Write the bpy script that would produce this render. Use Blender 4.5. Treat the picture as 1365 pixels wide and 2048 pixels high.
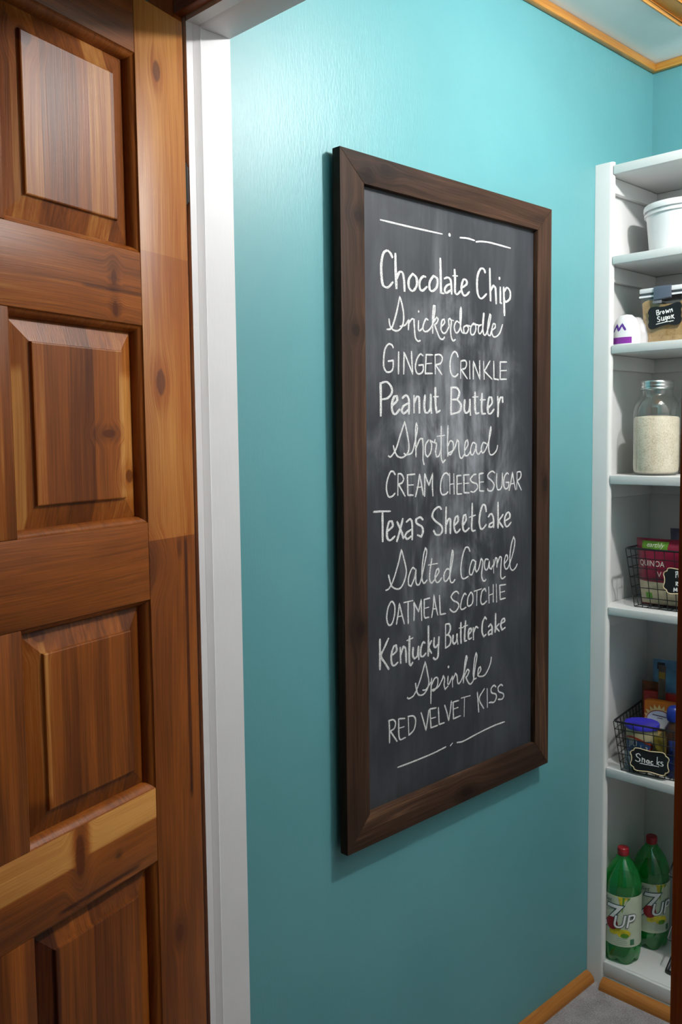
import bpy, bmesh, math, random
from mathutils import Vector, Matrix
random.seed(7)
for o in list(bpy.data.objects): bpy.data.objects.remove(o)
SC = bpy.context.scene
COL = SC.collection

# ---------------------------------------------------------------- camera, world, exposure
cam = bpy.data.cameras.new('camera'); camo = bpy.data.objects.new('camera', cam); COL.objects.link(camo)
cam.sensor_fit = 'VERTICAL'; cam.sensor_height = 36.0; cam.lens = 1832.97 / 2048 * 36.0
cam.clip_start = 0.02
_yaw, _pit, _rol = 0.791383746, 0.0826717793, -0.0117581502
_f = Vector((-math.sin(_yaw)*math.cos(_pit), math.cos(_yaw)*math.cos(_pit), -math.sin(_pit)))
_r = Vector((math.cos(_yaw), math.sin(_yaw), 0)); _u = _r.cross(_f)
_r, _u = (math.cos(_rol)*_r + math.sin(_rol)*_u), (math.cos(_rol)*_u - math.sin(_rol)*_r)
camo.matrix_world = Matrix(((_r.x,_u.x,-_f.x,1.18),(_r.y,_u.y,-_f.y,0.0),(_r.z,_u.z,-_f.z,1.413),(0,0,0,1)))
SC.camera = camo
SC.view_settings.view_transform = 'Standard'; SC.view_settings.look = 'None'
SC.view_settings.gamma = 1.0; SC.view_settings.use_curve_mapping = False
SC.view_settings.exposure = 0.0
W = bpy.data.worlds.new('hall_ambient'); SC.world = W; W.use_nodes = True
W.node_tree.nodes['Background'].inputs[0].default_value = (1.0, 0.86, 0.72, 1)
W.node_tree.nodes['Background'].inputs[1].default_value = 0.075
LAMP = (0.83, 1.57, 2.245); LAMP_W = 43.5; LAMP_R = 0.027
lt = bpy.data.lights.new('bulb_light', 'POINT'); lt.energy = LAMP_W; lt.shadow_soft_size = LAMP_R; lt.color = (1.0, 0.985, 0.975)
lto = bpy.data.objects.new('bulb_light', lt); COL.objects.link(lto); lto.location = LAMP

# ---------------------------------------------------------------- node helpers
def lin(r, g, b):
    f = lambda c: c/255/12.92 if c/255 <= .04045 else ((c/255+.055)/1.055)**2.4
    return (f(r), f(g), f(b), 1)
def newmat(name):
    m = bpy.data.materials.new(name); m.use_nodes = True
    nt = m.node_tree; return m, nt, nt.nodes['Principled BSDF']
def M(nt, op, a, b=0.5, c=None, clamp=False):
    n = nt.nodes.new('ShaderNodeMath'); n.operation = op; n.use_clamp = clamp
    for i, v in enumerate((a, b, c)):
        if v is None: continue
        if isinstance(v, (int, float)): n.inputs[i].default_value = v
        else: nt.links.new(v, n.inputs[i])
    return n.outputs[0]
def smooth(nt, v, lo, hi, a=0.0, b=1.0):
    n = nt.nodes.new('ShaderNodeMapRange'); n.interpolation_type = 'SMOOTHSTEP'
    nt.links.new(v, n.inputs[0])
    for i, q in zip((1, 2, 3, 4), (lo, hi, a, b)): n.inputs[i].default_value = q
    return n.outputs[0]
def objco(nt):
    n = nt.nodes.new('ShaderNodeTexCoord'); return n.outputs['Object']
def sep(nt, v):
    n = nt.nodes.new('ShaderNodeSeparateXYZ'); nt.links.new(v, n.inputs[0]); return n.outputs
def comb(nt, *v):
    n = nt.nodes.new('ShaderNodeCombineXYZ')
    for i, q in enumerate(v):
        if isinstance(q, (int, float)): n.inputs[i].default_value = q
        else: nt.links.new(q, n.inputs[i])
    return n.outputs[0]
def noise(nt, vec, scale, detail=3, rough=.5, dist=0.0):
    n = nt.nodes.new('ShaderNodeTexNoise'); n.inputs['Scale'].default_value = scale
    n.inputs['Detail'].default_value = detail; n.inputs['Roughness'].default_value = rough
    n.inputs['Distortion'].default_value = dist
    nt.links.new(vec, n.inputs['Vector']); return n.outputs[0]
def ramp(nt, v, stops):
    n = nt.nodes.new('ShaderNodeValToRGB'); nt.links.new(v, n.inputs[0]); e = n.color_ramp.elements
    while len(e) < len(stops): e.new(.5)
    for q, (p, c) in zip(e, stops): q.position = p; q.color = c if len(c) == 4 else (*c, 1)
    return n.outputs[0]
def mixc(nt, f, a, b):
    n = nt.nodes.new('ShaderNodeMix'); n.data_type = 'RGBA'
    if isinstance(f, (int, float)): n.inputs[0].default_value = f
    else: nt.links.new(f, n.inputs[0])
    for i, q in ((6, a), (7, b)):
        if isinstance(q, tuple): n.inputs[i].default_value = q if len(q) == 4 else (*q, 1)
        else: nt.links.new(q, n.inputs[i])
    return n.outputs[2]
def bump(nt, b, h, strength=.3, dist=.001):
    n = nt.nodes.new('ShaderNodeBump'); n.inputs['Strength'].default_value = strength
    n.inputs['Distance'].default_value = dist; nt.links.new(h, n.inputs['Height'])
    nt.links.new(n.outputs[0], b.inputs['Normal'])
_pc = {}
def plain(name, col, rough=.5, metal=0.0, coat=0.0, var=.06, vs=30.0, bmp=0.0):
    if name in _pc: return _pc[name]
    m, nt, b = newmat(name)
    co = objco(nt); n = noise(nt, co, vs, 3)
    lo = tuple(c*(1-var) for c in col[:3]); hi = tuple(min(1, c*(1+var)) for c in col[:3])
    nt.links.new(ramp(nt, n, [(.3, lo), (.7, hi)]), b.inputs['Base Color'])
    b.inputs['Roughness'].default_value = rough; b.inputs['Metallic'].default_value = metal
    b.inputs['Coat Weight'].default_value = coat
    if bmp: bump(nt, b, noise(nt, co, vs*4, 4), bmp, .001)
    _pc[name] = m; return m
def wood(name, along='Z', dark=(.045,.013,.003), mid=(.20,.075,.018), light=(.40,.19,.06), knots=(), strips=None,
         steps=(), tone=0.0, rough=.40, bmp=.25, contrast=1.0, coat=.0, marks=(), cross='X', third='Y', spec=.30):
    m, nt, b = newmat(name)
    ax = dict(zip('XYZ', sep(nt, objco(nt))))
    L, A, T = ax[along], ax[cross], ax[third]
    seed = random.uniform(0, 40)
    wv = noise(nt, comb(nt, M(nt,'MULTIPLY',A,5), M(nt,'ADD',T,seed), M(nt,'MULTIPLY',L,1.3)), 1.0, 2)
    A2 = M(nt, 'ADD', A, M(nt, 'MULTIPLY', M(nt,'SUBTRACT',wv,.5), .05))
    kmask = halo = None
    for (ka, kl, ra, rl) in knots:
        dx = M(nt,'DIVIDE',M(nt,'SUBTRACT',A,ka),ra); dl = M(nt,'DIVIDE',M(nt,'SUBTRACT',L,kl),rl)
        d = M(nt,'SQRT',M(nt,'ADD',M(nt,'MULTIPLY',dx,dx),M(nt,'MULTIPLY',dl,dl)))
        d = M(nt,'ADD',d,M(nt,'MULTIPLY',M(nt,'SUBTRACT',noise(nt,comb(nt,A,T,L),90,2),.5),.35))
        k = smooth(nt, d, .75, 1.1, 1, 0); h = smooth(nt, d, .9, 3.0, 1, 0)
        push = M(nt,'MULTIPLY',M(nt,'MULTIPLY',smooth(nt,d,.5,4.0,1,0),dx),ra*.8)
        A2 = M(nt,'SUBTRACT',A2,push)
        kmask = k if kmask is None else M(nt,'MAXIMUM',kmask,k)
        halo = h if halo is None else M(nt,'MAXIMUM',halo,h)
    g = noise(nt, comb(nt, M(nt,'MULTIPLY',A2,75), M(nt,'MULTIPLY',T,75), M(nt,'MULTIPLY',L,2.6)), 1.0, 6, .66, .8)
    fine = noise(nt, comb(nt, M(nt,'MULTIPLY',A2,520), M(nt,'MULTIPLY',T,70), M(nt,'MULTIPLY',L,9)), 1.0, 2)
    broad = noise(nt, comb(nt, M(nt,'MULTIPLY',A2,9), M(nt,'ADD',T,seed+9), M(nt,'MULTIPLY',L,2.0)), 1.0, 2)
    t = M(nt,'ADD', .5+tone, M(nt,'MULTIPLY',M(nt,'SUBTRACT',g,.5),.75*contrast))
    t = M(nt,'ADD', t, M(nt,'MULTIPLY',M(nt,'SUBTRACT',broad,.5),.75*contrast))
    t = M(nt,'ADD', t, M(nt,'MULTIPLY',M(nt,'SUBTRACT',fine,.5),.42))
    if strips:
        w, off, amp = strips
        wn = nt.nodes.new('ShaderNodeTexWhiteNoise'); wn.noise_dimensions = '1D'
        nt.links.new(M(nt,'ADD',M(nt,'FLOOR',M(nt,'DIVIDE',M(nt,'ADD',A,off),w)),seed), wn.inputs['W'])
        t = M(nt,'ADD', t, M(nt,'MULTIPLY',M(nt,'SUBTRACT',wn.outputs[0],.5),amp))
    for (l0, dt) in steps:
        t = M(nt,'ADD', t, M(nt,'MULTIPLY',M(nt,'LESS_THAN',L,l0),dt))
    for (a0, a1, l0, l1, dt) in marks:      # streaks and patches of their own colour in the board
        aa = M(nt,'MULTIPLY',smooth(nt,A,a0-.002,a0+.002),smooth(nt,A,a1-.002,a1+.002,1,0))
        ll = M(nt,'MULTIPLY',smooth(nt,L,l0-.01,l0+.01),smooth(nt,L,l1-.01,l1+.01,1,0))
        t = M(nt,'ADD', t, M(nt,'MULTIPLY',M(nt,'MULTIPLY',aa,ll),dt))
    if halo is not None: t = M(nt,'SUBTRACT', t, M(nt,'MULTIPLY',halo,.14))
    c = ramp(nt, t, [(0.0, dark), (.30, tuple(.6*q+.4*p for p, q in zip(mid, dark))), (.55, mid), (1.0, light)])
    if kmask is not None: c = mixc(nt, M(nt,'MULTIPLY',kmask,.72), c, (dark[0]*1.3, dark[1]*1.1, dark[2]*1.2))
    nt.links.new(c, b.inputs['Base Color'])
    b.inputs['Roughness'].default_value = rough; b.inputs['Coat Weight'].default_value = coat
    b.inputs['Coat Roughness'].default_value = .12; b.inputs['Specular IOR Level'].default_value = spec
    bump(nt, b, M(nt,'ADD',fine,M(nt,'MULTIPLY',g,.6)), bmp, .0006)
    return m
def clear(name, tint=(1,1,1), refl=.06, rough=.02, body=None, bw=0.0):
    """thin transparent wall: light passes, the surface keeps a fresnel shine"""
    m, nt, b = newmat(name); nt.nodes.remove(b)
    tr = nt.nodes.new('ShaderNodeBsdfTransparent'); tr.inputs[0].default_value = (*tint, 1)
    gl = nt.nodes.new('ShaderNodeBsdfGlossy'); gl.inputs['Roughness'].default_value = rough
    fr = nt.nodes.new('ShaderNodeLayerWeight'); fr.inputs[0].default_value = .5
    base = tr.outputs[0]
    if bw:
        df = nt.nodes.new('ShaderNodeBsdfDiffuse'); df.inputs[0].default_value = (*body, 1)
        tl = nt.nodes.new('ShaderNodeBsdfTranslucent'); tl.inputs[0].default_value = (*body, 1)
        m1 = nt.nodes.new('ShaderNodeMixShader'); m1.inputs[0].default_value = .6
        nt.links.new(df.outputs[0], m1.inputs[1]); nt.links.new(tl.outputs[0], m1.inputs[2])
        m2 = nt.nodes.new('ShaderNodeMixShader'); m2.inputs[0].default_value = bw
        nt.links.new(base, m2.inputs[1]); nt.links.new(m1.outputs[0], m2.inputs[2]); base = m2.outputs[0]
    mx = nt.nodes.new('ShaderNodeMixShader')
    nt.links.new(M(nt,'ADD',M(nt,'MULTIPLY',M(nt,'POWER',fr.outputs[1],4.0),.55),refl), mx.inputs[0]); nt.links.new(base, mx.inputs[1]); nt.links.new(gl.outputs[0], mx.inputs[2])
    nt.links.new(mx.outputs[0], nt.nodes['Material Output'].inputs[0]); return m

# ---------------------------------------------------------------- mesh helpers
def link(o, parent=None):
    COL.objects.link(o)
    if parent is not None: o.parent = parent
    return o
def obj(name, bm, mat, parent=None, flat=False, bevel=0.0, seg=2):
    me = bpy.data.meshes.new(name)
    bmesh.ops.remove_doubles(bm, verts=bm.verts, dist=1e-6)
    bmesh.ops.recalc_face_normals(bm, faces=bm.faces)
    if bevel:
        bmesh.ops.bevel(bm, geom=[e for e in bm.edges if len(e.link_faces) == 2 and e.calc_face_angle(0) > .9], offset=bevel, segments=seg, profile=.5, affect='EDGES')
    bm.to_mesh(me); bm.free()
    if not flat:
        for p in me.polygons: p.use_smooth = True
        me.set_sharp_from_angle(angle=.7)
    if mat: me.materials.append(mat)
    return link(bpy.data.objects.new(name, me), parent)
def empty(name, loc, rz=0.0):
    o = bpy.data.objects.new(name, None); o.location = loc; o.rotation_euler = (0, 0, rz); o.empty_display_size = .05
    return link(o)
def tag(o, label, cat, group=None, kind=None):
    o['label'] = label; o['category'] = cat
    if group: o['group'] = group
    if kind: o['kind'] = kind
    return o
def box(bm, lo, hi, T=None):
    vs = [bm.verts.new((x, y, z)) for x in (lo[0], hi[0]) for y in (lo[1], hi[1]) for z in (lo[2], hi[2])]
    for f in ((0,1,3,2),(4,6,7,5),(0,4,5,1),(2,3,7,6),(0,2,6,4),(1,5,7,3)): bm.faces.new([vs[i] for i in f])
    if T is not None:
        for v in vs: v.co = T(v.co)
    return vs
def boxbm(*bs):
    bm = bmesh.new()
    for lo, hi in bs: box(bm, lo, hi)
    return bm
def tube(bm, pts, r, seg=8, closed=False):
    pts = [Vector(p) for p in pts]; n = len(pts); rings = []; prev = None
    for i, p in enumerate(pts):
        if closed: t = (pts[(i+1) % n]-pts[i-1])
        else: t = pts[min(i+1, n-1)]-pts[max(i-1, 0)]
        t.normalize()
        if prev is None:
            a = Vector((0,0,1)) if abs(t.z) < .9 else Vector((1,0,0)); nrm = (a-t*a.dot(t)).normalized()
        else:
            nrm = prev-t*prev.dot(t); nrm.normalize()
        prev = nrm; bn = t.cross(nrm)
        rings.append([bm.verts.new(p+(nrm*math.cos(2*math.pi*k/seg)+bn*math.sin(2*math.pi*k/seg))*r) for k in range(seg)])
    for i in range(n if closed else n-1):
        a, b = rings[i], rings[(i+1) % n]
        for k in range(seg): bm.faces.new((a[k], a[(k+1) % seg], b[(k+1) % seg], b[k]))
    if not closed: bm.faces.new(rings[0][::-1]); bm.faces.new(rings[-1])
def lathe(bm, prof, c=(0,0,0), seg=40, sx=1.0, sy=1.0, mod=None):
    rings = []
    for r, z in prof:
        if r < 1e-6: rings.append([bm.verts.new((c[0], c[1], c[2]+z))])
        else:
            ring = []
            for k in range(seg):
                a = 2*math.pi*k/seg; rr, zz = (mod(r, z, a) if mod else (r, z))
                ring.append(bm.verts.new((c[0]+rr*sx*math.cos(a), c[1]+rr*sy*math.sin(a), c[2]+zz)))
            rings.append(ring)
    for a, b in zip(rings, rings[1:]):
        if len(a) == 1 and len(b) == 1: continue
        for k in range(seg):
            k2 = (k+1) % seg
            if len(a) == 1: bm.faces.new((a[0], b[k2], b[k]))
            elif len(b) == 1: bm.faces.new((a[k], a[k2], b[0]))
            else: bm.faces.new((a[k], a[k2], b[k2], b[k]))
def rects(bm, rings):
    """nested rectangles (x0,x1,z0,z1,y): a stepped, bevelled panel; the last one is closed"""
    L = []
    for x0, x1, z0, z1, y in rings: L.append([bm.verts.new(p) for p in ((x0,y,z0),(x1,y,z0),(x1,y,z1),(x0,y,z1))])
    for a, b in zip(L, L[1:]):
        for k in range(4): bm.faces.new((a[k], a[(k+1) % 4], b[(k+1) % 4], b[k]))
    return L
def prism(bm, pts, fn, h0, h1):
    """closed outline pts (u,v) extruded between heights h0 and h1 through fn(u,v,h)"""
    a = [bm.verts.new(fn(u, v, h0)) for u, v in pts]; b = [bm.verts.new(fn(u, v, h1)) for u, v in pts]
    n = len(pts); bm.faces.new(a[::-1]); bm.faces.new(b)
    for k in range(n): bm.faces.new((a[k], a[(k+1) % n], b[(k+1) % n], b[k]))
def spline(pts, n=5, closed=False, corner=1.45):
    """Catmull-Rom through pts; sharp corners stay sharp"""
    P = [Vector((*p, 0)) if len(p) == 2 else Vector(p) for p in pts]; m = len(P)
    if m < 3: return P
    out = []
    def tang(i):
        if closed: a, b = P[(i-1) % m], P[(i+1) % m]
        elif i == 0 or i == m-1: return None
        else: a, b = P[i-1], P[i+1]
        d0, d1 = P[i]-a, b-P[i]
        if d0.length < 1e-9 or d1.length < 1e-9 or d0.angle(d1) > corner: return None
        return (b-a)*.5
    rng = range(m if closed else m-1)
    for i in rng:
        p, q = P[i], P[(i+1) % m]; d = q-p
        t0 = tang(i); t1 = tang((i+1) % m)
        t0 = d if t0 is None else t0.normalized()*min(t0.length, d.length*1.1); t1 = d if t1 is None else t1.normalized()*min(t1.length, d.length*1.1)
        for k in range(n):
            s = k/n; s2, s3 = s*s, s*s*s
            out.append(p*(2*s3-3*s2+1)+t0*(s3-2*s2+s)+q*(3*s2-2*s3)+t1*(s3-s2))
    if not closed: out.append(P[-1])
    return out
def ribbon(bm, pts, wt, wb, fn, h=.0005, jit=.12):
    """chalk or paint stroke: a low ridge following pts (u,v in metres), wider on the upright strokes"""
    if len(pts) == 2 and math.dist(pts[0], pts[1]) < .0048:      # a dot
        cx, cy, r = (pts[0][0]+pts[1][0])/2, (pts[0][1]+pts[1][1])/2, wt*(.5+math.dist(pts[0], pts[1])*170)
        c = bm.verts.new(fn(cx, cy, h)); R = [bm.verts.new(fn(cx+r*math.cos(k*math.pi/6), cy+r*math.sin(k*math.pi/6), h*.1)) for k in range(12)]
        for k in range(12): bm.faces.new((c, R[k], R[(k+1) % 12]))
        return
    P = spline(pts, 5); n = len(P)
    if n < 2: return
    prev = None; rows = []
    for i, p in enumerate(P):
        a, b = P[max(i-1, 0)], P[min(i+1, n-1)]; t = (b-a)
        if t.length < 1e-9: continue
        t.normalize(); w = (wt+(wb-wt)*abs(t.y)**1.5)*.5*(1+random.uniform(-jit, jit))
        if i in (0, n-1): w *= .72; p = p+t*(-1 if i == 0 else 1)*w*.5
        nn = Vector((-t.y, t.x, 0))
        if prev is not None and rows:
            c = max(.55, abs((nn+prev).length*.5)); w = w/ c if c > .8 else w
        prev = nn
        l, r = p+nn*w, p-nn*w
        rows.append([bm.verts.new(fn(l.x, l.y, h*.1)), bm.verts.new(fn(p.x, p.y, h)), bm.verts.new(fn(r.x, r.y, h*.1))])
    for a, b in zip(rows, rows[1:]):
        for k in (0, 1): bm.faces.new((a[k], a[k+1], b[k+1], b[k]))
def strokes(txt, f):
    return [[f(*map(float, q.split(','))) for q in s.split()] for s in txt.split(';') if s.strip()]
def textbm(s, size, fn, shear=0.0, offset=0.0, align='CENTER', cuts=.006, h=.0004, sx=1.0, rot=0.0):
    cu = bpy.data.curves.new('txt', 'FONT'); cu.body = s; cu.size = size; cu.align_x = align; cu.shear = shear; cu.offset = offset
    cu.resolution_u = 4
    o = bpy.data.objects.new('txt', cu); COL.objects.link(o)
    me = bpy.data.meshes.new_from_object(o.evaluated_get(bpy.context.evaluated_depsgraph_get()))
    bm = bmesh.new(); bm.from_mesh(me)
    bpy.data.objects.remove(o); bpy.data.curves.remove(cu); bpy.data.meshes.remove(me)
    for v in bm.verts: v.co.x *= sx
    if rot:
        for v in bm.verts: v.co = Matrix.Rotation(rot, 3, 'Z') @ v.co
    if bm.verts:
        x0 = min(v.co.x for v in bm.verts); x1 = max(v.co.x for v in bm.verts); x = x0+cuts
        while x < x1:
            bmesh.ops.bisect_plane(bm, geom=bm.verts[:]+bm.edges[:]+bm.faces[:], plane_co=(x, 0, 0), plane_no=(1, 0, 0)); x += cuts
    for v in bm.verts: v.co = fn(v.co.x, v.co.y, h)
    return bm
def merge(bms):
    a = bms[0]
    for b in bms[1:]:
        me = bpy.data.meshes.new('t'); b.to_mesh(me); b.free(); a.from_mesh(me); bpy.data.meshes.remove(me)
    return a

# ---------------------------------------------------------------- room materials
def teal_paint():
    m, nt, b = newmat('teal wall paint')
    co = objco(nt); x, y, z = sep(nt, co)
    n = noise(nt, co, 3.0, 3)
    c = ramp(nt, n, [(.3, (.098,.305,.333)), (.7, (.114,.335,.363))])
    nt.links.new(c, b.inputs['Base Color'])
    b.inputs['Roughness'].default_value = .41; b.inputs['Specular IOR Level'].default_value = .5
    s = noise(nt, comb(nt, M(nt,'MULTIPLY',x,260), M(nt,'MULTIPLY',y,260), M(nt,'MULTIPLY',z,60)), 1.0, 4, .6)
    s2 = noise(nt, comb(nt, M(nt,'MULTIPLY',x,16), M(nt,'MULTIPLY',y,16), M(nt,'MULTIPLY',z,5)), 1.0, 3)
    bump(nt, b, M(nt,'ADD',s,M(nt,'MULTIPLY',s2,1.6)), .40, .0010)
    return m
TEAL = teal_paint()
def white_gloss(name, col, rough, bmp):
    m, nt, b = newmat(name); co = objco(nt); x, y, z = sep(nt, co)
    n = noise(nt, co, 9, 3)
    nt.links.new(ramp(nt, n, [(.3, tuple(.95*c for c in col)), (.7, col)]), b.inputs['Base Color'])
    b.inputs['Roughness'].default_value = rough
    s = noise(nt, comb(nt, M(nt,'MULTIPLY',x,180), M(nt,'MULTIPLY',y,180), M(nt,'MULTIPLY',z,30)), 1.0, 3)
    bump(nt, b, s, bmp, .0008); return m
TRIM = white_gloss('white gloss trim paint', (.73,.73,.74), .42, .22)
SHELF = white_gloss('white shelf paint', (.74,.74,.73), .42, .12)
CEIL = plain('ceiling paint', (.80,.82,.80), .8, var=.03, vs=6, bmp=.1)
def carpet():
    m, nt, b = newmat('grey carpet'); co = objco(nt)
    n = noise(nt, co, 260, 3, .7); n2 = noise(nt, co, 22, 3)
    nt.links.new(ramp(nt, M(nt,'ADD',M(nt,'MULTIPLY',n,.7),M(nt,'MULTIPLY',n2,.3)), [(.3, (.17,.15,.155)), (.7, (.52,.49,.50))]), b.inputs['Base Color'])
    b.inputs['Roughness'].default_value = .95; bump(nt, b, n, .9, .006); return m
CARPET = carpet()
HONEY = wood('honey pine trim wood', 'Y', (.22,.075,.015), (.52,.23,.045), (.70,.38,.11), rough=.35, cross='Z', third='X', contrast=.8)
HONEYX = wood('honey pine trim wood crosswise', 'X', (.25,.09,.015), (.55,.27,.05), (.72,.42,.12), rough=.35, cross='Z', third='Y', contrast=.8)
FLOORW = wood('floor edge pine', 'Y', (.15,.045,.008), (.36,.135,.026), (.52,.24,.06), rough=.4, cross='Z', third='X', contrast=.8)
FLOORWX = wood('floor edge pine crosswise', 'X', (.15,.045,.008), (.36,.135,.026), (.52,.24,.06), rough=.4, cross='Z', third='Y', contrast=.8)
STAIN = wood('red brown stained jamb wood', 'Z', (.14,.030,.006), (.46,.125,.026), (.62,.22,.06), rough=.35)
STAINX = wood('red brown stained head wood', 'X', (.06,.014,.004), (.22,.055,.014), (.34,.11,.03), rough=.35, cross='Z', third='Y')

CZ = 2.364; YF, YB = .850, .933; YR = 2.3305; XR = 1.45; OX = .7875; OZ = 2.036
def structure(name, bm, mat, label, cat, bevel=0.0, flat=False):
    return tag(obj(name, bm, mat, None, flat, bevel), label, cat, None, 'structure')
structure('wall_left', boxbm(((-.10,YB,0),(0,YR+.1,CZ))), TEAL, 'semi gloss teal wall behind the framed chalkboard', 'wall', flat=True)
structure('wall_back', boxbm(((0,YR,0),(XR+.1,YR+.1,CZ))), TEAL, 'teal wall behind and above the white shelf unit', 'wall', flat=True)
structure('wall_right', boxbm(((XR,YB,0),(XR+.1,YR,CZ))), plain('grey panelling', (.56,.54,.53), .6), 'pale grey pantry wall opposite the chalkboard, outside the photo', 'wall', flat=True)
structure('wall_front', boxbm(((-1.3,YF,0),(-.02,YB,CZ)),((OX+.02,YF,0),(2.4,YB,CZ)),((-.02,YF,OZ+.02),(OX+.02,YB,CZ))), TEAL, 'wall with the doorway into the pantry', 'wall', flat=True)
structure('ceiling', boxbm(((-1.3,-1.2,CZ),(2.4,YR+.1,CZ+.1))), CEIL, 'pale ceiling above the honey pine trim', 'ceiling', flat=True)
structure('floor', boxbm(((-1.3,-1.2,-.1),(2.4,YR+.1,0))), CARPET, 'grey carpeted floor in front of the white shelves', 'floor', flat=True)
# white jamb with its stop, header, right jamb
def jamb(x0, s):
    bm = bmesh.new()
    box(bm, (min(x0-.0008*s, x0-.022*s), YF, 0), (max(x0-.0008*s, x0-.022*s), YB, OZ+.02))
    vs = [(x0-.0006*s, .8620), (x0+.0013*s, .8735), (x0+.0017*s, .8745), (x0+.0013*s, .8757), (x0, .8770), (x0, YB), (x0-.02*s, YB), (x0-.02*s, .8620)]
    a = [bm.verts.new((x, y, 0)) for x, y in vs]; b = [bm.verts.new((x, y, OZ+.004)) for x, y in vs]
    bm.faces.new(a); bm.faces.new(b)
    for k in range(len(vs)): bm.faces.new((a[k], a[(k+1) % len(vs)], b[(k+1) % len(vs)], b[k]))
    return bm
structure('trim_1', jamb(0, 1), TRIM, 'white painted door jamb between the wooden door and the teal wall', 'door jamb')
structure('trim_2', jamb(OX, -1), TRIM, 'white painted door jamb on the far right of the doorway', 'door jamb')
bm = bmesh.new()
box(bm, (-.0025, YF, OZ+.003), (OX+.0025, YB, OZ+.022))
vs = [(.8735, OZ+.004), (.8715, OZ+.0032), (.880, OZ), (YB, OZ), (YB, OZ+.02), (.8735, OZ+.02)]
a = [bm.verts.new((.0004, y, z)) for y, z in vs]; b = [bm.verts.new((OX-.0004, y, z)) for y, z in vs]
bm.faces.new(a); bm.faces.new(b)
for k in range(6): bm.faces.new((a[k], a[(k+1) % 6], b[(k+1) % 6], b[k]))
structure('trim_3', bm, TRIM, 'white painted header across the top of the doorway', 'door header')
def casing(x0, x1): return boxbm(((x0, .832, 0), (x1, YF-.0005, OZ+.075)))
structure('trim_4', casing(-.075, -.0085), STAIN, 'stained wood casing edge behind the open door', 'door casing', .003)
structure('trim_5', casing(OX+.0035, OX+.078), STAIN, 'reddish brown wood casing along the right edge of the picture', 'door casing', .003)
structure('trim_6', boxbm(((-.008, .832, OZ+.009), (OX+.0005, YF-.0005, OZ+.075))), STAINX, 'stained wood casing above the doorway', 'door casing', .003)
# honey trims at ceiling and floor
structure('trim_7', boxbm(((0, YB, 2.3435), (.016, YR-.016, CZ))), HONEY, 'honey pine trim along the ceiling above the chalkboard wall', 'ceiling trim', .004)
structure('trim_8', boxbm(((0, YR-.016, 2.3435), (XR, YR, CZ))), HONEYX, 'honey pine trim along the ceiling above the shelf unit', 'ceiling trim', .004)
def quarter(fn, l0, l1, r, n=6):
    bm = bmesh.new(); P = [(0, 0)]+[(r*math.cos(math.pi/2*k/n), r*math.sin(math.pi/2*k/n)) for k in range(n+1)]
    prism(bm, P, fn, l0, l1); return bm
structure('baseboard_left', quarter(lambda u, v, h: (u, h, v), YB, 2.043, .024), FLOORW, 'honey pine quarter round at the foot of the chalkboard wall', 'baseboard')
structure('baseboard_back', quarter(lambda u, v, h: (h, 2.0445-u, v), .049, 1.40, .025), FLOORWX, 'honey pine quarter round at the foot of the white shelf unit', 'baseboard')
# wood framed hatch on the ceiling
hx0, hx1, hy0, hy1 = .172, .64, 1.20, 2.108
bm = bmesh.new()
for (x0, x1, y0, y1) in ((hx0,hx0+.055,hy0,hy1),(hx1-.055,hx1,hy0,hy1),(hx0+.055,hx1-.055,hy1-.055,hy1),(hx0+.055,hx1-.055,hy0,hy0+.055)):
    box(bm, (x0, y0, CZ-.016), (x1, y1, CZ-.0005))
t9 = structure('trim_9', bm, HONEY, 'honey pine frame of the hatch on the ceiling at the top right corner', 'hatch trim', .003)
obj('bead', boxbm(((hx0+.006,hy0+.006,CZ-.024),(hx0+.018,hy1-.006,CZ-.016)),((hx0+.018,hy1-.018,CZ-.024),(hx1-.006,hy1-.006,CZ-.016))), HONEY, t9, bevel=.003)
obj('hatch_panel', boxbm(((hx0+.055,hy0+.055,CZ-.010),(hx1-.055,hy1-.055,CZ-.0005))), HONEY, t9)
# the lamp itself (outside the frame, up under the ceiling)
lp = tag(empty('ceiling_lamp', (LAMP[0], LAMP[1], CZ)), 'small white lampholder on the pantry ceiling, above the frame of the photo', 'lamp')
bm = bmesh.new(); lathe(bm, [(0,-.001),(.055,-.001),(.055,-.015),(.03,-.03),(.022,-.06),(.018,-.075),(0,-.075)])
obj('lampholder', bm, plain('white porcelain', (.8,.8,.78), .2), lp)

# ---------------------------------------------------------------- wooden panel door
DW, DT = .76, .035
S0, S1, S2, S3 = .108, .345, .415, .652
OPEN = [(1.673,1.944),(1.292,1.572),(.899,1.180),(.505,.788),(.115,.398)]
D_, M_, L_ = (.050,.009,.0015), (.285,.078,.009), (.58,.275,.070)
door = tag(empty('door_1', (.02, .83, 0), .28-math.pi/2), 'open knotty pine panel door on the left, varnished orange brown', 'door', None, 'structure')
ws = wood('door hinge stile pine', 'Z', D_, M_, L_, tone=.22, knots=((.063,1.934,.0085,.016),(.072,1.494,.0105,.020),(.063,.654,.0095,.015),(.148,1.23,.03,.02)),
          steps=((1.678,-.10),(1.265,-.24)), marks=((.022,.029,.86,1.262,-.42),(.035,.045,1.235,1.262,-.25)), contrast=.8)
obj('stile', boxbm(((.002,-DT,.008),(S0,0,2.024))), ws, door, bevel=.0015)
ws2 = wood('door latch stile pine', 'Z', D_, M_, L_, tone=.05)
obj('stile', boxbm(((S3,-DT,.008),(DW,0,2.024))), ws2, door, bevel=.0015)
zs = [2.024]+[z for lo, hi in OPEN[:5] for z in (hi, lo)]+[.008]
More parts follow.
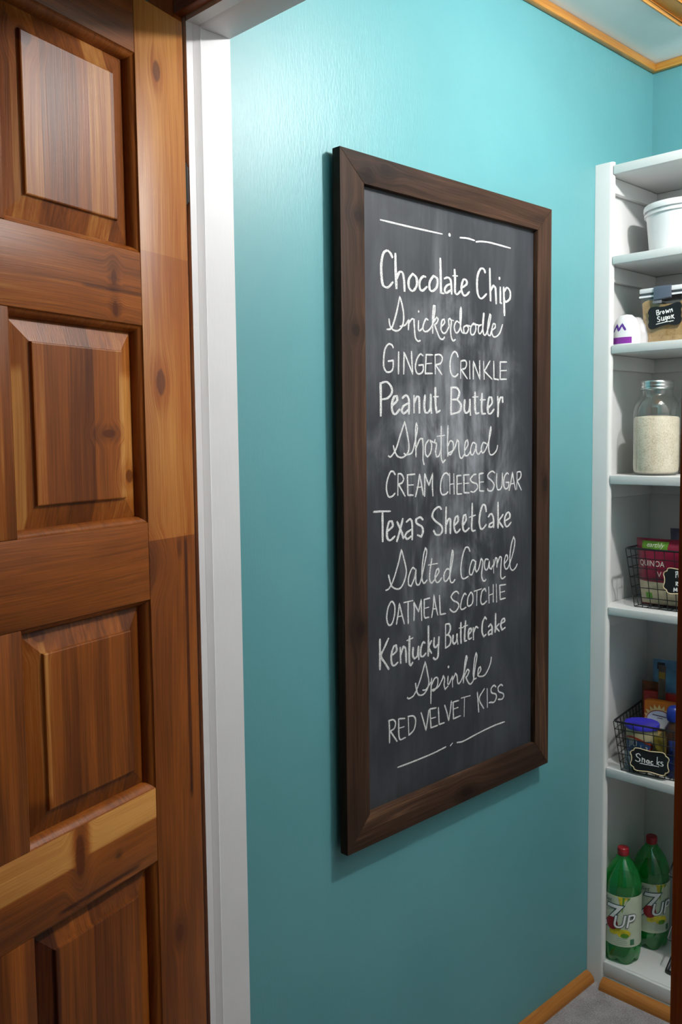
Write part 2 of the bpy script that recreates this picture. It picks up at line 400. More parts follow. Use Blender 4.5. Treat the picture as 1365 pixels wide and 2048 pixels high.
rail_mats = [wood('top rail pine','X',D_,M_,L_,cross='Z',tone=-.02),
    wood('second rail pine','X',D_,M_,L_,cross='Z',tone=-.06,knots=((1.590,.162,.011,.0055),(1.632,.163,.012,.0055)),marks=((1.612,1.617,.10,.22,-.25),),contrast=1.0),
    wood('third rail pine','X',D_,M_,L_,cross='Z',tone=-.10,contrast=.7),
    wood('fourth rail pine','X',D_,M_,L_,cross='Z',tone=-.10,knots=((.858,.262,.032,.009),(.83,.19,.004,.004)),marks=((.855,.93,.10,.245,.42),(.848,.93,.272,.50,.40),(.795,.8,.15,.3,-.4)),contrast=.8),
    wood('fifth rail pine','X',D_,M_,L_,cross='Z',tone=-.08), wood('bottom rail pine','X',D_,M_,L_,cross='Z',tone=-.08)]
for k in range(6):
    obj('rail', boxbm(((S0+.0003,-DT,zs[2*k+1]),(S3-.0003,0,zs[2*k]))), rail_mats[k], door, bevel=.0012)
mw = wood('muntin pine', 'Z', D_, M_, L_, tone=-.06, strips=(.024,.0,.18), steps=((1.20,-.12),))
bead_m = wood('panel bead pine', 'Z', D_, M_, L_, tone=-.02, contrast=.6)
pan_m = [wood('panel pine %s' % n, 'Z', D_, M_, L_, tone=t, strips=(w,o,a), knots=kn, marks=mk, contrast=.85) for n, t, w, o, a, kn, mk in (
    ('upper', .0,.041,.010,.34,((.300,1.90,.012,.012),),()),
    ('middle', -.03,.043,.012,.42,((.178,1.42,.013,.006),(.13,1.36,.012,.01)),((.318,.345,1.29,1.50,.35),(.10,.155,1.33,1.50,.22))),
    ('third', -.17,.030,.02,.24,((.305,1.165,.012,.010),),((.30,.345,.95,1.17,.25),)),
    ('fourth', -.18,.034,.0,.26,(),((.300,.345,.50,.80,-.3),)), ('low', -.15,.036,.01,.25,(),()))]
for (lo, hi), pm in zip(OPEN, pan_m):
    obj('muntin', boxbm(((S1,-DT,lo+.0003),(S2,0,hi-.0003))), mw, door, bevel=.0012)
    for x0, x1 in ((S0, S1), (S2, S3)):
        bm = bmesh.new()
        def fr(i, y): return (x0+i, x1-i, lo+i, hi-i, y)
        R1 = rects(bm, [fr(0,-.0005), fr(.0008,-.0022), fr(.0030,-.0036), fr(.0058,-.0065), fr(.0080,-.0105), fr(.0092,-.0150), fr(.0095,-.0190)])
        obj('panel_bead', bm, bead_m, door)
        bm = bmesh.new()
        R1 = rects(bm, [fr(.0085,-.0175), fr(.0375,-.0085), fr(.0385,-.0050), fr(.0400,-.0044)])
        bm.faces.new(R1[-1])
        obj('panel', bm, pm, door, flat=True)
        bm = bmesh.new(); R1 = rects(bm, [fr(0,-DT+.0005), fr(.012,-DT+.012), fr(.014,-DT+.008)]); bm.faces.new(R1[-1])
        obj('back_panel', bm, pm, door, flat=True)
dark = plain('dark bronze', (.012,.010,.009), .4, .8)
for z in (1.793, .25):
    bm = bmesh.new()
    tube(bm, [(-.0072,-.0065,z-.026),(-.0072,-.0065,z+.026)], .0032, 12)
    box(bm, (-.0035,-.03,z-.03), (.0018,-.002,z+.03))
    obj('hinge', bm, dark, door)

# ---------------------------------------------------------------- chalkboard
BX, BT = .0100, .0290
by0, by1, bz0, bz1 = 1.1445, 1.810, .6445, 1.911; iy0, iy1, iz0, iz1 = 1.205, 1.7555, .706, 1.858
bo = Vector((BX, (by0+by1)/2, bz0))
board = tag(empty('chalkboard', bo), 'tall chalkboard menu of cookie names in a dark brown wooden frame on the teal wall', 'chalkboard')
FD, FM, FL = (.009,.005,.0035), (.055,.027,.016), (.27,.14,.072)
fz = lambda z: z-bz0
fy = lambda y: y-bo.y
fw_ = [wood('dark stained frame upright %d' % k, 'Z', FD, FM, FL, cross='Y', third='X', rough=.62, bmp=.35, spec=.15, knots=kn, contrast=1.0, tone=-.05) for k, kn in enumerate((((fy(1.18),fz(1.60),.010,.012),(fy(1.19),fz(1.80),.012,.010),(fy(1.185),fz(1.06),.012,.015)), ((fy(1.79),fz(1.3),.010,.02),)))]
fh_ = [wood('dark stained frame crosspiece %d' % k, 'Y', FD, FM, FL, cross='Z', third='X', rough=.62, bmp=.35, spec=.15, knots=kn, contrast=1.2, tone=-.02) for k, kn in enumerate((((fz(1.878),fy(1.216),.009,.010),(fz(1.893),fy(1.262),.010,.015)), ((fz(.665),fy(1.5),.010,.02),)))]
def miter(pts, mat):
    bm = bmesh.new(); prism(bm, [(y-bo.y, z-bz0) for y, z in pts], lambda u, v, h: (h, u, v), 0.0, BT-BX)
    return obj('frame_board', bm, mat, board, bevel=.0012)
miter([(by0,bz0),(iy0,iz0),(iy0,iz1),(by0,bz1)], fw_[0]); miter([(by1,bz0),(by1,bz1),(iy1,iz1),(iy1,iz0)], fw_[1])
miter([(by0,bz1),(iy0,iz1),(iy1,iz1),(by1,bz1)], fh_[0]); miter([(by0,bz0),(by1,bz0),(iy1,iz0),(iy0,iz0)], fh_[1])
def slate():
    m, nt, b = newmat('black chalkboard surface'); x, y, z = sep(nt, objco(nt))
    v1 = comb(nt, x, M(nt,'MULTIPLY',y,9), M(nt,'MULTIPLY',z,4.5))
    sm = noise(nt, v1, 1.0, 5, .62, .7)
    st = noise(nt, comb(nt, x, M(nt,'MULTIPLY',y,70), M(nt,'MULTIPLY',z,6)), 1.0, 3, .6)
    dy = M(nt,'DIVIDE',y,.25); dz = M(nt,'DIVIDE',M(nt,'SUBTRACT',z,.72),.42)
    d = M(nt,'SQRT',M(nt,'ADD',M(nt,'MULTIPLY',dy,dy),M(nt,'MULTIPLY',dz,dz)))
    wiped = smooth(nt, d, .15, 1.25, 1, 0)          # the rubbed-out patch in the middle of the board
    f = M(nt,'MULTIPLY', smooth(nt, M(nt,'ADD',M(nt,'MULTIPLY',sm,.75),M(nt,'MULTIPLY',st,.25)), .40,.72), M(nt,'ADD',.09,M(nt,'MULTIPLY',wiped,.80)))
    nt.links.new(mixc(nt, f, (.023,.026,.032), (.33,.345,.375)), b.inputs['Base Color'])
    b.inputs['Roughness'].default_value = .55; b.inputs['Specular IOR Level'].default_value = .4
    bump(nt, b, st, .08, .0005); return m
SX = .0165
sl = obj('slate', boxbm(((.0005, by0+.02-bo.y, .02), (SX-BX, by1-.02-bo.y, bz1-bz0-.02))), slate(), board, flat=True)
def chalk():
    m, nt, b = newmat('white chalk'); n = noise(nt, objco(nt), 900, 2, .6)
    nt.links.new(mixc(nt, smooth(nt, n, .38, .56), (.16,.165,.17), (.80,.80,.79)), b.inputs['Base Color'])
    b.inputs['Roughness'].default_value = .95; return m
CHALK = chalk()
LETTERING = [
 ('rule', 3.4, 3.4, '318,3612 481,3611 677,3612;719,3616 726,3615;788,3614 837,3618 886,3616;894,3612 929,3618 987,3622 1138,3619'),
 ('Chocolate Chip', 3.6, 6.6, '384,3485 371,3500 353,3506 333,3492 322,3452 323,3411 331,3379 357,3373 386,3395;400,3501 401,3445 405,3374;404,3408 423,3436 440,3435 448,3408 451,3369;498,3439 476,3415 476,3386 497,3374 520,3395 520,3425 498,3439;576,3435 559,3435 540,3416 539,3390 555,3381 583,3399;622,3445 600,3420 598,3394 614,3385 641,3403 646,3434 622,3445;664,3517 666,3458 668,3384 687,3383;687,3441 712,3448 730,3437 735,3386;732,3426 705,3416 691,3399 701,3387 730,3401;754,3484 757,3442 757,3397 770,3388 792,3403;741,3458 774,3461;804,3418 833,3436 830,3450 811,3450 798,3419 807,3393 826,3389 851,3406;959,3495 947,3509 925,3506 906,3476 902,3435 910,3399 933,3387 968,3409;990,3516 992,3458 996,3384;996,3426 1016,3449 1030,3439 1036,3375;1065,3447 1066,3381 1077,3381;1056,3484 1061,3482;1089,3449 1092,3402 1096,3331;1093,3431 1114,3450 1137,3435 1135,3406 1106,3389 1096,3395'),
 ('Snickerdoodle', 3.2, 4.2, '349,3219 368,3221 381,3232 404,3284 424,3347 439,3308 445,3267 435,3236 410,3218 384,3220 368,3233 362,3258;421,3235 452,3242 468,3258 475,3264 471,3226;471,3247 491,3268 504,3268 507,3233 512,3199 527,3187 541,3190;531,3265 530,3232 538,3227 558,3241;531,3301 533,3299;589,3272 575,3275 561,3254 558,3235 571,3226 595,3235 616,3259 628,3303 631,3330 622,3329 616,3280 616,3223;618,3263 641,3287 649,3279 641,3265 627,3257 644,3230 658,3209 676,3203 690,3213;665,3249 690,3269 687,3283 673,3276 667,3245 679,3229 697,3231 719,3257;719,3257 715,3282 723,3289 733,3279 728,3245 733,3214 744,3202 759,3208;723,3284 748,3282;785,3276 766,3281 752,3260 759,3238 774,3237 792,3263 798,3318 795,3340 789,3317 791,3267 801,3241 814,3237;833,3270 813,3260 816,3238 833,3239 845,3258 833,3270 860,3268;879,3283 860,3263 861,3238 879,3236 894,3257 890,3279 871,3278 914,3277;933,3280 914,3272 912,3249 925,3243 941,3265 951,3326 947,3328 941,3283 947,3244 961,3240 984,3277 998,3321 991,3329 978,3286 977,3246 993,3240 1004,3260 1029,3276 1029,3290 1015,3289 1004,3260 1013,3239 1033,3237 1061,3254 1082,3292'),
 ('GINGER CRINKLE', 3.4, 4.0, '385,3153 377,3163 358,3165 339,3146 331,3108 332,3079 348,3062 373,3066 383,3081 384,3106 354,3102;415,3140 414,3099 413,3057;443,3058 446,3141 470,3102 496,3060 491,3103 489,3146;557,3133 540,3138 520,3117 511,3087 520,3065 540,3063 557,3076 558,3098 530,3095;616,3139 576,3138 573,3102 570,3065 615,3067;574,3103 609,3106;631,3066 630,3140;630,3140 661,3142 675,3130 665,3109 633,3101 672,3065;776,3139 766,3155 748,3158 729,3132 724,3096 733,3069 755,3059 776,3071;792,3054 794,3124;794,3124 822,3127 832,3115 822,3096 796,3090 837,3054;852,3128 854,3054;877,3054 877,3128 922,3055 920,3132;948,3130 952,3056;993,3134 953,3090 1008,3058;1019,3134 1021,3060 1056,3058;1114,3135 1066,3133 1066,3060 1112,3062;1066,3096 1112,3099'),
 ('Peanut Butter', 3.6, 6.2, '313,3020 314,2959 313,2899;310,3018 347,3025 372,3007 375,2986 353,2966 322,2960;372,2935 404,2957 403,2974 388,2971 375,2944 378,2916 394,2906 419,2925;433,2966 456,2978 472,2962 472,2908;472,2949 442,2938 429,2921 442,2909 468,2923;502,2978 502,2912;502,2950 519,2974 532,2970 534,2912;568,2981 563,2942 569,2916 587,2915 601,2934 603,2985;603,2938 607,2912;631,3012 632,2948 639,2914 662,2923;618,2976 650,2977;731,3015 729,2908;729,3015 766,3015 784,2996 769,2970 736,2967;740,2967 769,2967 795,2946 784,2920 729,2908;820,2968 816,2932 826,2915 845,2921 854,2942 854,2970;854,2942 858,2906;889,3001 889,2938 895,2912 916,2915;870,2980 910,2982;937,2997 934,2938 938,2912 963,2913;923,2969 961,2971;981,2937 1008,2958 1003,2982 987,2980 977,2944 981,2917 997,2913 1022,2932;1048,2986 1052,2945 1050,2901;1052,2954 1067,2981 1082,2984 1085,2962'),
 ('Shortbread', 3.2, 3.8, '352,2750 366,2746 395,2773 422,2828 447,2878 461,2832 471,2789 464,2759 434,2742 405,2747 389,2767 381,2788;441,2757 454,2752 487,2758 504,2793 521,2850 516,2874 510,2850 511,2793 512,2742;513,2775 535,2810 552,2812 555,2779 554,2730 561,2710;589,2807 570,2787 570,2752 582,2740 600,2756 607,2787 596,2805 621,2796;628,2809 626,2796 638,2791 631,2759 638,2739 652,2743 665,2768;667,2860 666,2795 667,2732 677,2715 694,2726;640,2820 689,2824;710,2863 707,2794 709,2740;709,2781 725,2801 743,2794 743,2766 725,2746 710,2751 747,2766 765,2794 769,2805 780,2796 780,2766 788,2735 800,2730 818,2746;818,2760 841,2783 838,2804 825,2797 818,2765 822,2739 841,2741 860,2760;895,2787 875,2792 860,2769 861,2745 875,2743 891,2764 897,2787 899,2754 914,2744 930,2756;970,2786 946,2791 932,2768 938,2748 954,2753 982,2791 1000,2839 1000,2860 990,2829 984,2772 992,2743 1014,2740 1039,2756 1049,2778'),
 ('CREAM CHEESE SUGAR', 3.3, 3.8, '391,2678 379,2690 363,2688 345,2655 341,2624 352,2597 372,2596 389,2607;407,2680 405,2598;406,2680 426,2678 439,2660 429,2645 409,2641 447,2593;505,2675 461,2674 463,2596 495,2594;463,2634 497,2634;508,2587 523,2629 533,2675 543,2638 555,2591;516,2623 546,2624;563,2586 564,2637 563,2676 589,2628 613,2674 611,2625 614,2584;715,2663 700,2672 681,2667 665,2641 662,2604 673,2587 696,2588 709,2597;720,2670 722,2587;747,2668 749,2585;722,2626 749,2627;795,2659 768,2659 768,2584 799,2583;768,2625 799,2626;849,2660 813,2660 815,2587 850,2585;815,2625 846,2625;897,2660 878,2658 856,2641 870,2628 902,2619 906,2602 882,2587 858,2590;947,2663 918,2661 921,2589 951,2587;921,2626 949,2626;1029,2661 1009,2669 982,2658 980,2643 1005,2629 1024,2609 1010,2587 984,2587 976,2596;1043,2658 1041,2615 1048,2590 1069,2589 1082,2608 1084,2659;1130,2652 1117,2657 1097,2638 1095,2603 1108,2589 1127,2594 1133,2616 1108,2617;1134,2580 1147,2616 1159,2659 1170,2620 1183,2581;1141,2608 1174,2610;1194,2655 1192,2583;1192,2658 1219,2659 1225,2643 1214,2628 1195,2621 1228,2578'),
 ('Texas Sheet Cake', 3.6, 5.8, '268,2544 312,2543 363,2540;318,2540 318,2485 318,2429;344,2465 374,2482 371,2501 354,2500 343,2469 344,2440 360,2430 387,2443;399,2498 424,2458 436,2430;433,2507 414,2459 397,2422;452,2492 476,2502 487,2485 487,2421;486,2462 455,2451 444,2438 458,2426 482,2435;553,2494 535,2505 510,2499 514,2483 545,2467 552,2448 542,2428 517,2437;667,2528 651,2539 621,2527 610,2504 628,2484 665,2462 673,2443 658,2427 632,2429 617,2447;697,2536 695,2479 694,2429;695,2460 712,2485 724,2482 724,2426;750,2456 775,2473 772,2494 758,2489 748,2461 754,2434 768,2426 789,2438;807,2451 828,2474 825,2495 813,2492 805,2461 810,2434 825,2426 850,2438;870,2540 868,2476 866,2437 874,2424 892,2425;848,2482 892,2489;968,2499 960,2524 943,2528 927,2502 919,2462 927,2432 943,2427 968,2444;981,2475 1002,2487 1018,2470 1021,2427;1019,2450 993,2444 987,2432 1006,2430 1021,2437;1052,2534 1053,2473 1053,2422;1090,2478 1057,2452 1090,2422;1105,2449 1140,2462 1135,2483 1117,2481 1102,2459 1105,2433 1122,2423 1151,2440'),
 ('Salted Caramel', 3.2, 3.8, '332,2241 351,2246 374,2272 404,2334 424,2389 437,2353 451,2307 446,2277 423,2244 397,2238 367,2253 355,2279 349,2299;504,2303 487,2310 466,2279 464,2248 479,2239 500,2270 509,2303 507,2269 511,2244 527,2240 541,2261 562,2322 575,2366 567,2382 555,2354 545,2297 546,2256 558,2241 576,2252;606,2335 593,2282 592,2250 604,2237 622,2247;583,2311 643,2311;625,2253 650,2276 647,2290 636,2286 625,2260 632,2239 647,2235 668,2250;723,2277 701,2282 683,2263 683,2239 697,2233 719,2254 738,2313 742,2345 737,2357 727,2314 720,2263 723,2230 738,2222 754,2233;854,2340 844,2356 825,2358 806,2329 793,2278 797,2240 813,2229 844,2235;891,2294 871,2301 854,2272 852,2246 868,2241 887,2273 895,2294 891,2263 899,2247 915,2260 929,2295 932,2302 945,2286 939,2258 935,2229 943,2208 955,2202 967,2208;983,2292 963,2294 955,2270 963,2250 979,2253 991,2286 991,2257 1004,2248 1016,2264;1020,2288 1022,2229;1022,2258 1036,2294 1046,2288 1045,2251;1045,2261 1066,2296 1078,2290 1074,2243 1074,2208 1087,2197 1108,2204;1099,2260 1125,2280 1120,2298 1110,2296 1099,2265 1108,2239 1125,2239 1142,2260 1168,2308 1180,2353 1170,2374 1154,2345 1142,2291 1145,2240 1164,2225 1186,2235 1199,2250'),
 ('OATMEAL SCOTCHIE', 3.3, 3.8, '360,2193 344,2171 337,2133 347,2107 366,2108 381,2139 383,2174 370,2193 360,2193;392,2102 402,2141 410,2181 422,2142 438,2097;397,2130 428,2130;435,2180 489,2181;461,2179 460,2136 461,2094;495,2100 497,2145 494,2174 523,2132 540,2179 540,2139 542,2094;593,2177 558,2176 559,2106 587,2101;559,2140 586,2141;603,2097 614,2142 618,2187 628,2144 642,2101;608,2129 635,2130;653,2180 658,2101 693,2100;779,2171 764,2182 742,2178 727,2164 741,2148 771,2134 779,2119 760,2100 738,2101 719,2115;829,2160 817,2166 800,2145 790,2112 802,2101 829,2107;856,2163 840,2144 838,2115 852,2109 872,2120 875,2149 864,2165 856,2163;882,2167 935,2171;903,2167 901,2104;967,2156 959,2170 939,2160 929,2127 935,2107 951,2104 971,2114;986,2174 989,2102;1019,2179 1019,2103;988,2136 1019,2140;1041,2179 1044,2099;1111,2168 1066,2170 1071,2107 1109,2108;1069,2138 1104,2139'),
 ('Kentucky Butter Cake', 3.4, 5.4, '298,2060 298,2002 297,1943;346,2055 323,2023 303,1994 323,1966 347,1935;365,1985 391,1998 389,2021 375,2017 361,1986 364,1954 377,1943 400,1952;413,2008 415,1945;415,1976 431,2009 444,1998 448,1943;468,2043 466,1976 467,1935 475,1925 487,1936;451,2028 488,2033;489,1995 487,1963 497,1948 515,1958 522,1994;522,1966 523,1941;562,2000 550,2005 536,1982 535,1955 549,1948 567,1958;583,2066 583,2002 581,1944;602,2003 585,1978 602,1952;619,2012 617,1982 627,1971 645,1982;649,2011 645,1963 642,1931 627,1922 611,1932;692,2056 691,1957;692,2056 715,2053 723,2033 708,2011 693,2010;697,2010 708,2010 726,1992 719,1967 691,1957;741,2003 739,1975 749,1964 764,1976 767,2004;767,1980 773,1960;793,2048 792,1995 794,1959;779,2026 809,2024;825,2050 819,2000 819,1967 833,1965;809,2028 838,2029;844,1987 864,2001 860,2013 848,2010 843,1987 848,1969 866,1971;877,2013 879,1961;879,1991 895,2013 911,2006;971,2035 959,2046 943,2025 939,1986 951,1962 968,1969;984,1999 1000,2009 1011,1994 1011,1962;1008,1985 986,1978 986,1964 1009,1967;1037,2050 1036,2011 1033,1968;1063,2001 1038,1988 1064,1968;1079,1999 1105,2005 1101,2018 1086,2016 1075,1994 1084,1970 1109,1977'),
 ('Sprinkle', 3.2, 3.8, '452,1802 462,1795 493,1803 528,1851 563,1924 577,1873 584,1835 573,1809 548,1793 520,1799 508,1822 502,1849;545,1812 566,1810 591,1829 602,1838;602,1850 598,1804 596,1746;598,1818 623,1846 641,1840 637,1810 616,1795 601,1801 641,1804 670,1832 676,1845 685,1829 681,1806 688,1786 707,1796;707,1838 705,1806 714,1804 733,1829;708,1877 712,1874;735,1833 737,1785;737,1814 756,1839 766,1827 771,1797 782,1792 805,1814 825,1864 835,1891 829,1902 819,1870 809,1789;813,1813 836,1840 850,1832 836,1813 825,1811 844,1782 860,1774 877,1786 891,1842 903,1884 898,1902 887,1877 877,1815 883,1789 899,1791;911,1804 930,1820 927,1835 915,1830 909,1804 923,1794 956,1792 984,1814 1001,1841 1006,1863'),
 ('RED VELVET KISS', 3.3, 3.8, '348,1645 348,1689 346,1732;342,1733 368,1732 383,1717 375,1696 352,1691 391,1641;438,1721 401,1728 405,1648 441,1644;403,1690 434,1689;458,1722 461,1648;455,1725 489,1719 502,1698 492,1664 461,1648;535,1723 551,1683 565,1643 576,1686 583,1722;630,1721 590,1725 597,1646 639,1646;594,1684 626,1683;644,1720 649,1648 683,1647;684,1721 699,1686 710,1648 722,1691 729,1729;778,1720 740,1721 742,1650 790,1652;743,1691 774,1691;794,1726 856,1724;817,1726 814,1643;906,1729 911,1684 916,1640;956,1734 919,1697 952,1647;976,1730 978,1646;1040,1724 1026,1734 1005,1724 1009,1705 1039,1692 1043,1675 1026,1659 1001,1664 989,1664;1091,1719 1076,1727 1055,1719 1060,1700 1094,1683 1098,1669 1085,1660 1056,1665'),
 ('rule', 3.2, 3.2, '393,1536 498,1535 611,1537 693,1543;720,1540 736,1548;765,1543 805,1538 932,1549 1031,1554 1106,1553'),
]

for name, wt, wb, txt in LETTERING:
    sts = strokes(txt, lambda a, c: (a/2000+1.1-bo.y, c/2000-bz0))
    words = [name] if name == 'rule' else name.split()
    order = sorted(sts, key=lambda q: min(p[0] for p in q)); gaps = []; right = -9
    for i, q in enumerate(order):
        if i: gaps.append((min(p[0] for p in q)-right, i))
        right = max(right, max(p[0] for p in q))
    cuts = sorted(i for g, i in sorted(gaps)[::-1][:len(words)-1])
    if name == 'Texas Sheet Cake': cuts = [8, 15]
    for w, i0, i1 in zip(words, [0]+cuts, cuts+[len(order)]):
        bm = bmesh.new()
        for q in order[i0:i1]: ribbon(bm, q, wt/1000, wb/1000, lambda u, v, h: (SX-BX+h, u, v))
        o = obj('chalk_word' if name != 'rule' else 'chalk_rule', bm, CHALK, sl)
        if name != 'rule': o['label'] = 'white chalk word reading '+w

# ---------------------------------------------------------------- white shelf unit
SF, SBk, SXR = 2.045, 2.312, 1.40
unit = tag(empty('shelf_unit', (0, SF, 0)), 'tall white painted pantry shelf unit in the corner beside the chalkboard wall', 'shelves')
def part(name, *bs, bevel=.0015, mat=None):
    return obj(name, boxbm(*[((a[0],a[1]-SF,a[2]),(b[0],b[1]-SF,b[2])) for a, b in bs]), mat or SHELF, unit, bevel=bevel)
ZT = 2.0575
for x0, x1, xs in ((0.0005,.047,.019),(SXR-.047,SXR,SXR-.019)):
    xi, dr = (x1, -1) if x0 < .1 else (x0, 1); xo = x0 if dr < 0 else x1
    bm = bmesh.new(); prism(bm, [(xo,0)]+[(xi+dr*.009*(1-math.sin(math.pi/2*k/6)), .009*(1-math.cos(math.pi/2*k/6))) for k in range(7)]+[(xi,.012),(xo,.012)], lambda u, v, h: (u, v, h), 0, ZT)
    obj('stile', bm, SHELF, unit)
part('side_panel', ((.0005,SF+.0123,0),(.019,SBk,ZT))); part('side_panel', ((SXR-.019,SF+.0123,0),(SXR,SBk,ZT)))
part('back_panel', ((.0005,SBk+.0003,.03),(SXR,YR-.0005,2.02)))
SZ = [(2.0276,2.0488),(1.8167,1.8358),(1.6041,1.6243),(1.2878,1.3093),(.9632,.9832),(.5514,.5743),(.0275,.0644)]
for lo, hi in SZ:
    part('shelf', ((.0473,SF+.0012,lo),(SXR-.0473,SF+.0125,hi)), ((.0193,SF+.0125,lo),(SXR-.0193,SBk,hi)), bevel=.0018)
for lo, hi in SZ[:6]:
    part('cleat', ((.0193,SF+.022,lo-.036),(.0345,SBk-.016,lo-.0006))); part('cleat', ((.0193,SBk-.0155,lo-.036),(SXR-.0193,SBk-.0002,lo-.0006)))
part('kick_board', ((.0473,SF+.002,0.0),(SXR-.0473,SF+.018,.0272)))

# ---------------------------------------------------------------- things on the shelves
WHITE = plain('white plastic', (.78,.79,.80), .35, var=.02)
TIN = plain('zinc jar lid', (.62,.63,.62), .28, 1.0, var=.1)
BLACKWIRE = plain('black coated wire', (.010,.010,.011), .38)
PAPER = plain('white label print', (.80,.80,.80), .6, var=.03)
CHALKPEN = plain('white chalk pen', (.80,.80,.78), .8, var=.05)
PLAQUE = plain('black plaque face', (.008,.009,.011), .45)
CREAM = plain('cream plaque border', (.62,.50,.30), .6)
def flat3(u, v, h): return Vector((u, -h, v))
Z = [s[1] for s in SZ]

# white bucket, shelf 2
bk = tag(empty('bucket', (.166, 2.187, Z[1])), 'round white plastic bucket with lid on the second shelf from the top', 'bucket')
bm = bmesh.new(); lathe(bm, [(0,0),(.080,0),(.085,.004),(.0935,.096),(.0985,.096),(.0985,.101),(.094,.102),(.0945,.110),(0,.110)], seg=64)
obj('tub', bm, WHITE, bk)
bm = bmesh.new(); lathe(bm, [(.0955,.1065),(.1000,.1065),(.1005,.108),(.1005,.1165),(.0985,.1205),(.094,.1215),(.092,.1185),(0,.1185)], seg=64)
obj('lid', bm, WHITE, bk)
bm = bmesh.new(); P = [(.101*math.cos(a), .101*math.sin(a), .099-.03*math.sin((a-math.pi)/math.pi*math.pi)) for a in [math.pi+math.pi*k/24 for k in range(25)]]
tube(bm, [(p[0], p[1]*-1, .099) for p in P], .0017, 8); obj('handle', bm, WHITE, bk)

# small white tub with purple print, shelf 3
tb = tag(empty('dispenser_tub', (.064, 2.087, Z[2])), 'small white domed tub with purple print beside the brown sugar container', 'tub')
dome = [(0,0),(1.0,0),(1.0,.02),(.97,.034),(.88,.050),(.70,.064),(.42,.073),(0,.0755)]
bm = bmesh.new(); lathe(bm, [(r*.036, z) for r, z in dome], seg=40, sy=.62); obj('tub_body', bm, WHITE, tb)
bm = bmesh.new(); lathe(bm, [(r*.039, z*.93) for r, z in dome], c=(.009,.026,0), seg=40, sy=.6); obj('back_cover', bm, plain('pale grey plastic', (.50,.48,.49), .3), tb)
PURP = plain('purple print', (.10,.03,.28), .4); MAG = plain('magenta purple print', (.22,.03,.30), .4)
def dm(u, v, h):
    zz = min(max(v, 0), .074)
    for (r0, z0), (r1, z1) in zip(dome[1:], dome[2:]):
        if z0 <= zz <= z1: r = r0+(r1-r0)*(zz-z0)/(z1-z0); break
    r *= .036; a = max(-1.45, min(1.45, u/.03)); return Vector((r*math.sin(a)+h*.2, -(r*.62)*math.cos(a)-h, v))
bm = bmesh.new(); ribbon(bm, [(-.022,.034),(-.014,.050),(-.008,.036),(.000,.050),(.008,.036)], .005, .005, dm, .0008)
obj('printed_letter', bm, PURP, tb)
def patch(bm, fn, u0, u1, v0, v1, h, nu=12, nv=4):
    g = [[bm.verts.new(fn(u0+(u1-u0)*i/nu, v0+(v1-v0)*j/nv, h)) for i in range(nu+1)] for j in range(nv+1)]
    for j in range(nv):
        for i in range(nu): bm.faces.new((g[j][i], g[j][i+1], g[j+1][i+1], g[j+1][i]))
bm = bmesh.new(); patch(bm, dm, -.035, .022, .004, .019, .0006); obj('printed_band', bm, MAG, tb)

# brown sugar container, shelf 3
cs = tag(empty('storage_container', (.157, 2.100, Z[2])), 'clear square container of brown sugar with grey clip and black label', 'container')
def loft(bm, b, t, z0, z1, cap0=True, cap1=True):
    A = [bm.verts.new((x, y, z0)) for x, y in ((b[0],b[2]),(b[1],b[2]),(b[1],b[3]),(b[0],b[3]))]
    B = [bm.verts.new((x, y, z1)) for x, y in ((t[0],t[2]),(t[1],t[2]),(t[1],t[3]),(t[0],t[3]))]
    for k in range(4): bm.faces.new((A[k], A[(k+1) % 4], B[(k+1) % 4], B[k]))
    if cap0: bm.faces.new(A[::-1])
    if cap1: bm.faces.new(B)
bm = bmesh.new(); loft(bm, (-.058,.058,.004,.116), (-.066,.066,0,.128), .0005, .119, True, False)
obj('clear_box', bm, clear('clear plastic box', (.94,.95,.96), .07, .05), cs, bevel=.004)
def sugar():
    m, nt, b = newmat('brown sugar'); n = noise(nt, objco(nt), 70, 4, .6); n2 = noise(nt, objco(nt), 420, 2)
    t = M(nt,'ADD',M(nt,'MULTIPLY',n,.7),M(nt,'MULTIPLY',n2,.3))
    nt.links.new(ramp(nt, t, [(.30,(.10,.045,.012)),(.40,(.36,.22,.085)),(.7,(.50,.33,.15))]), b.inputs['Base Color'])
    b.inputs['Roughness'].default_value = .9; bump(nt, b, t, .6, .003); return m
bm = bmesh.new(); nx, ny = 14, 10
gt = [[bm.verts.new((-.0605+.121*i/nx, .0035+.119*j/ny, .096+.007*math.sin(i*.55+.4)+.003*math.sin(j*1.1+i))) for i in range(nx+1)] for j in range(ny+1)]
gb = [[bm.verts.new((-.0535+.107*i/nx, .0075+.105*j/ny, .0025)) for i in range(nx+1)] for j in range(ny+1)]
for j in range(ny):
    for i in range(nx):
        bm.faces.new((gt[j][i], gt[j][i+1], gt[j+1][i+1], gt[j+1][i])); bm.faces.new((gb[j][i], gb[j+1][i], gb[j+1][i+1], gb[j][i+1]))
for i in range(nx): bm.faces.new((gb[0][i], gb[0][i+1], gt[0][i+1], gt[0][i])); bm.faces.new((gb[ny][i+1], gb[ny][i], gt[ny][i], gt[ny][i+1]))
for j in range(ny): bm.faces.new((gb[j+1][0], gb[j][0], gt[j][0], gt[j+1][0])); bm.faces.new((gb[j][nx], gb[j+1][nx], gt[j+1][nx], gt[j][nx]))
obj('brown_sugar', bm, sugar(), cs)
obj('lid', boxbm(((-.067,-.001,.1215),(.067,.129,.1335))), WHITE, cs, bevel=.003)
obj('seal', boxbm(((-.064,.0012,.1165),(.064,.1268,.1213))), plain('dark seal', (.05,.06,.07), .5), cs)
obj('lid_lip', boxbm(((-.0665,-.0006,.1115),(.0665,.0008,.1160))), WHITE, cs)
bm = bmesh.new()
A = [(-.0015,.1350),(-.006,.1345),(-.0075,.128),(-.0075,.104),(-.0045,.1015),(-.001,.1015),(-.0005,.1115),(-.0015,.12)]
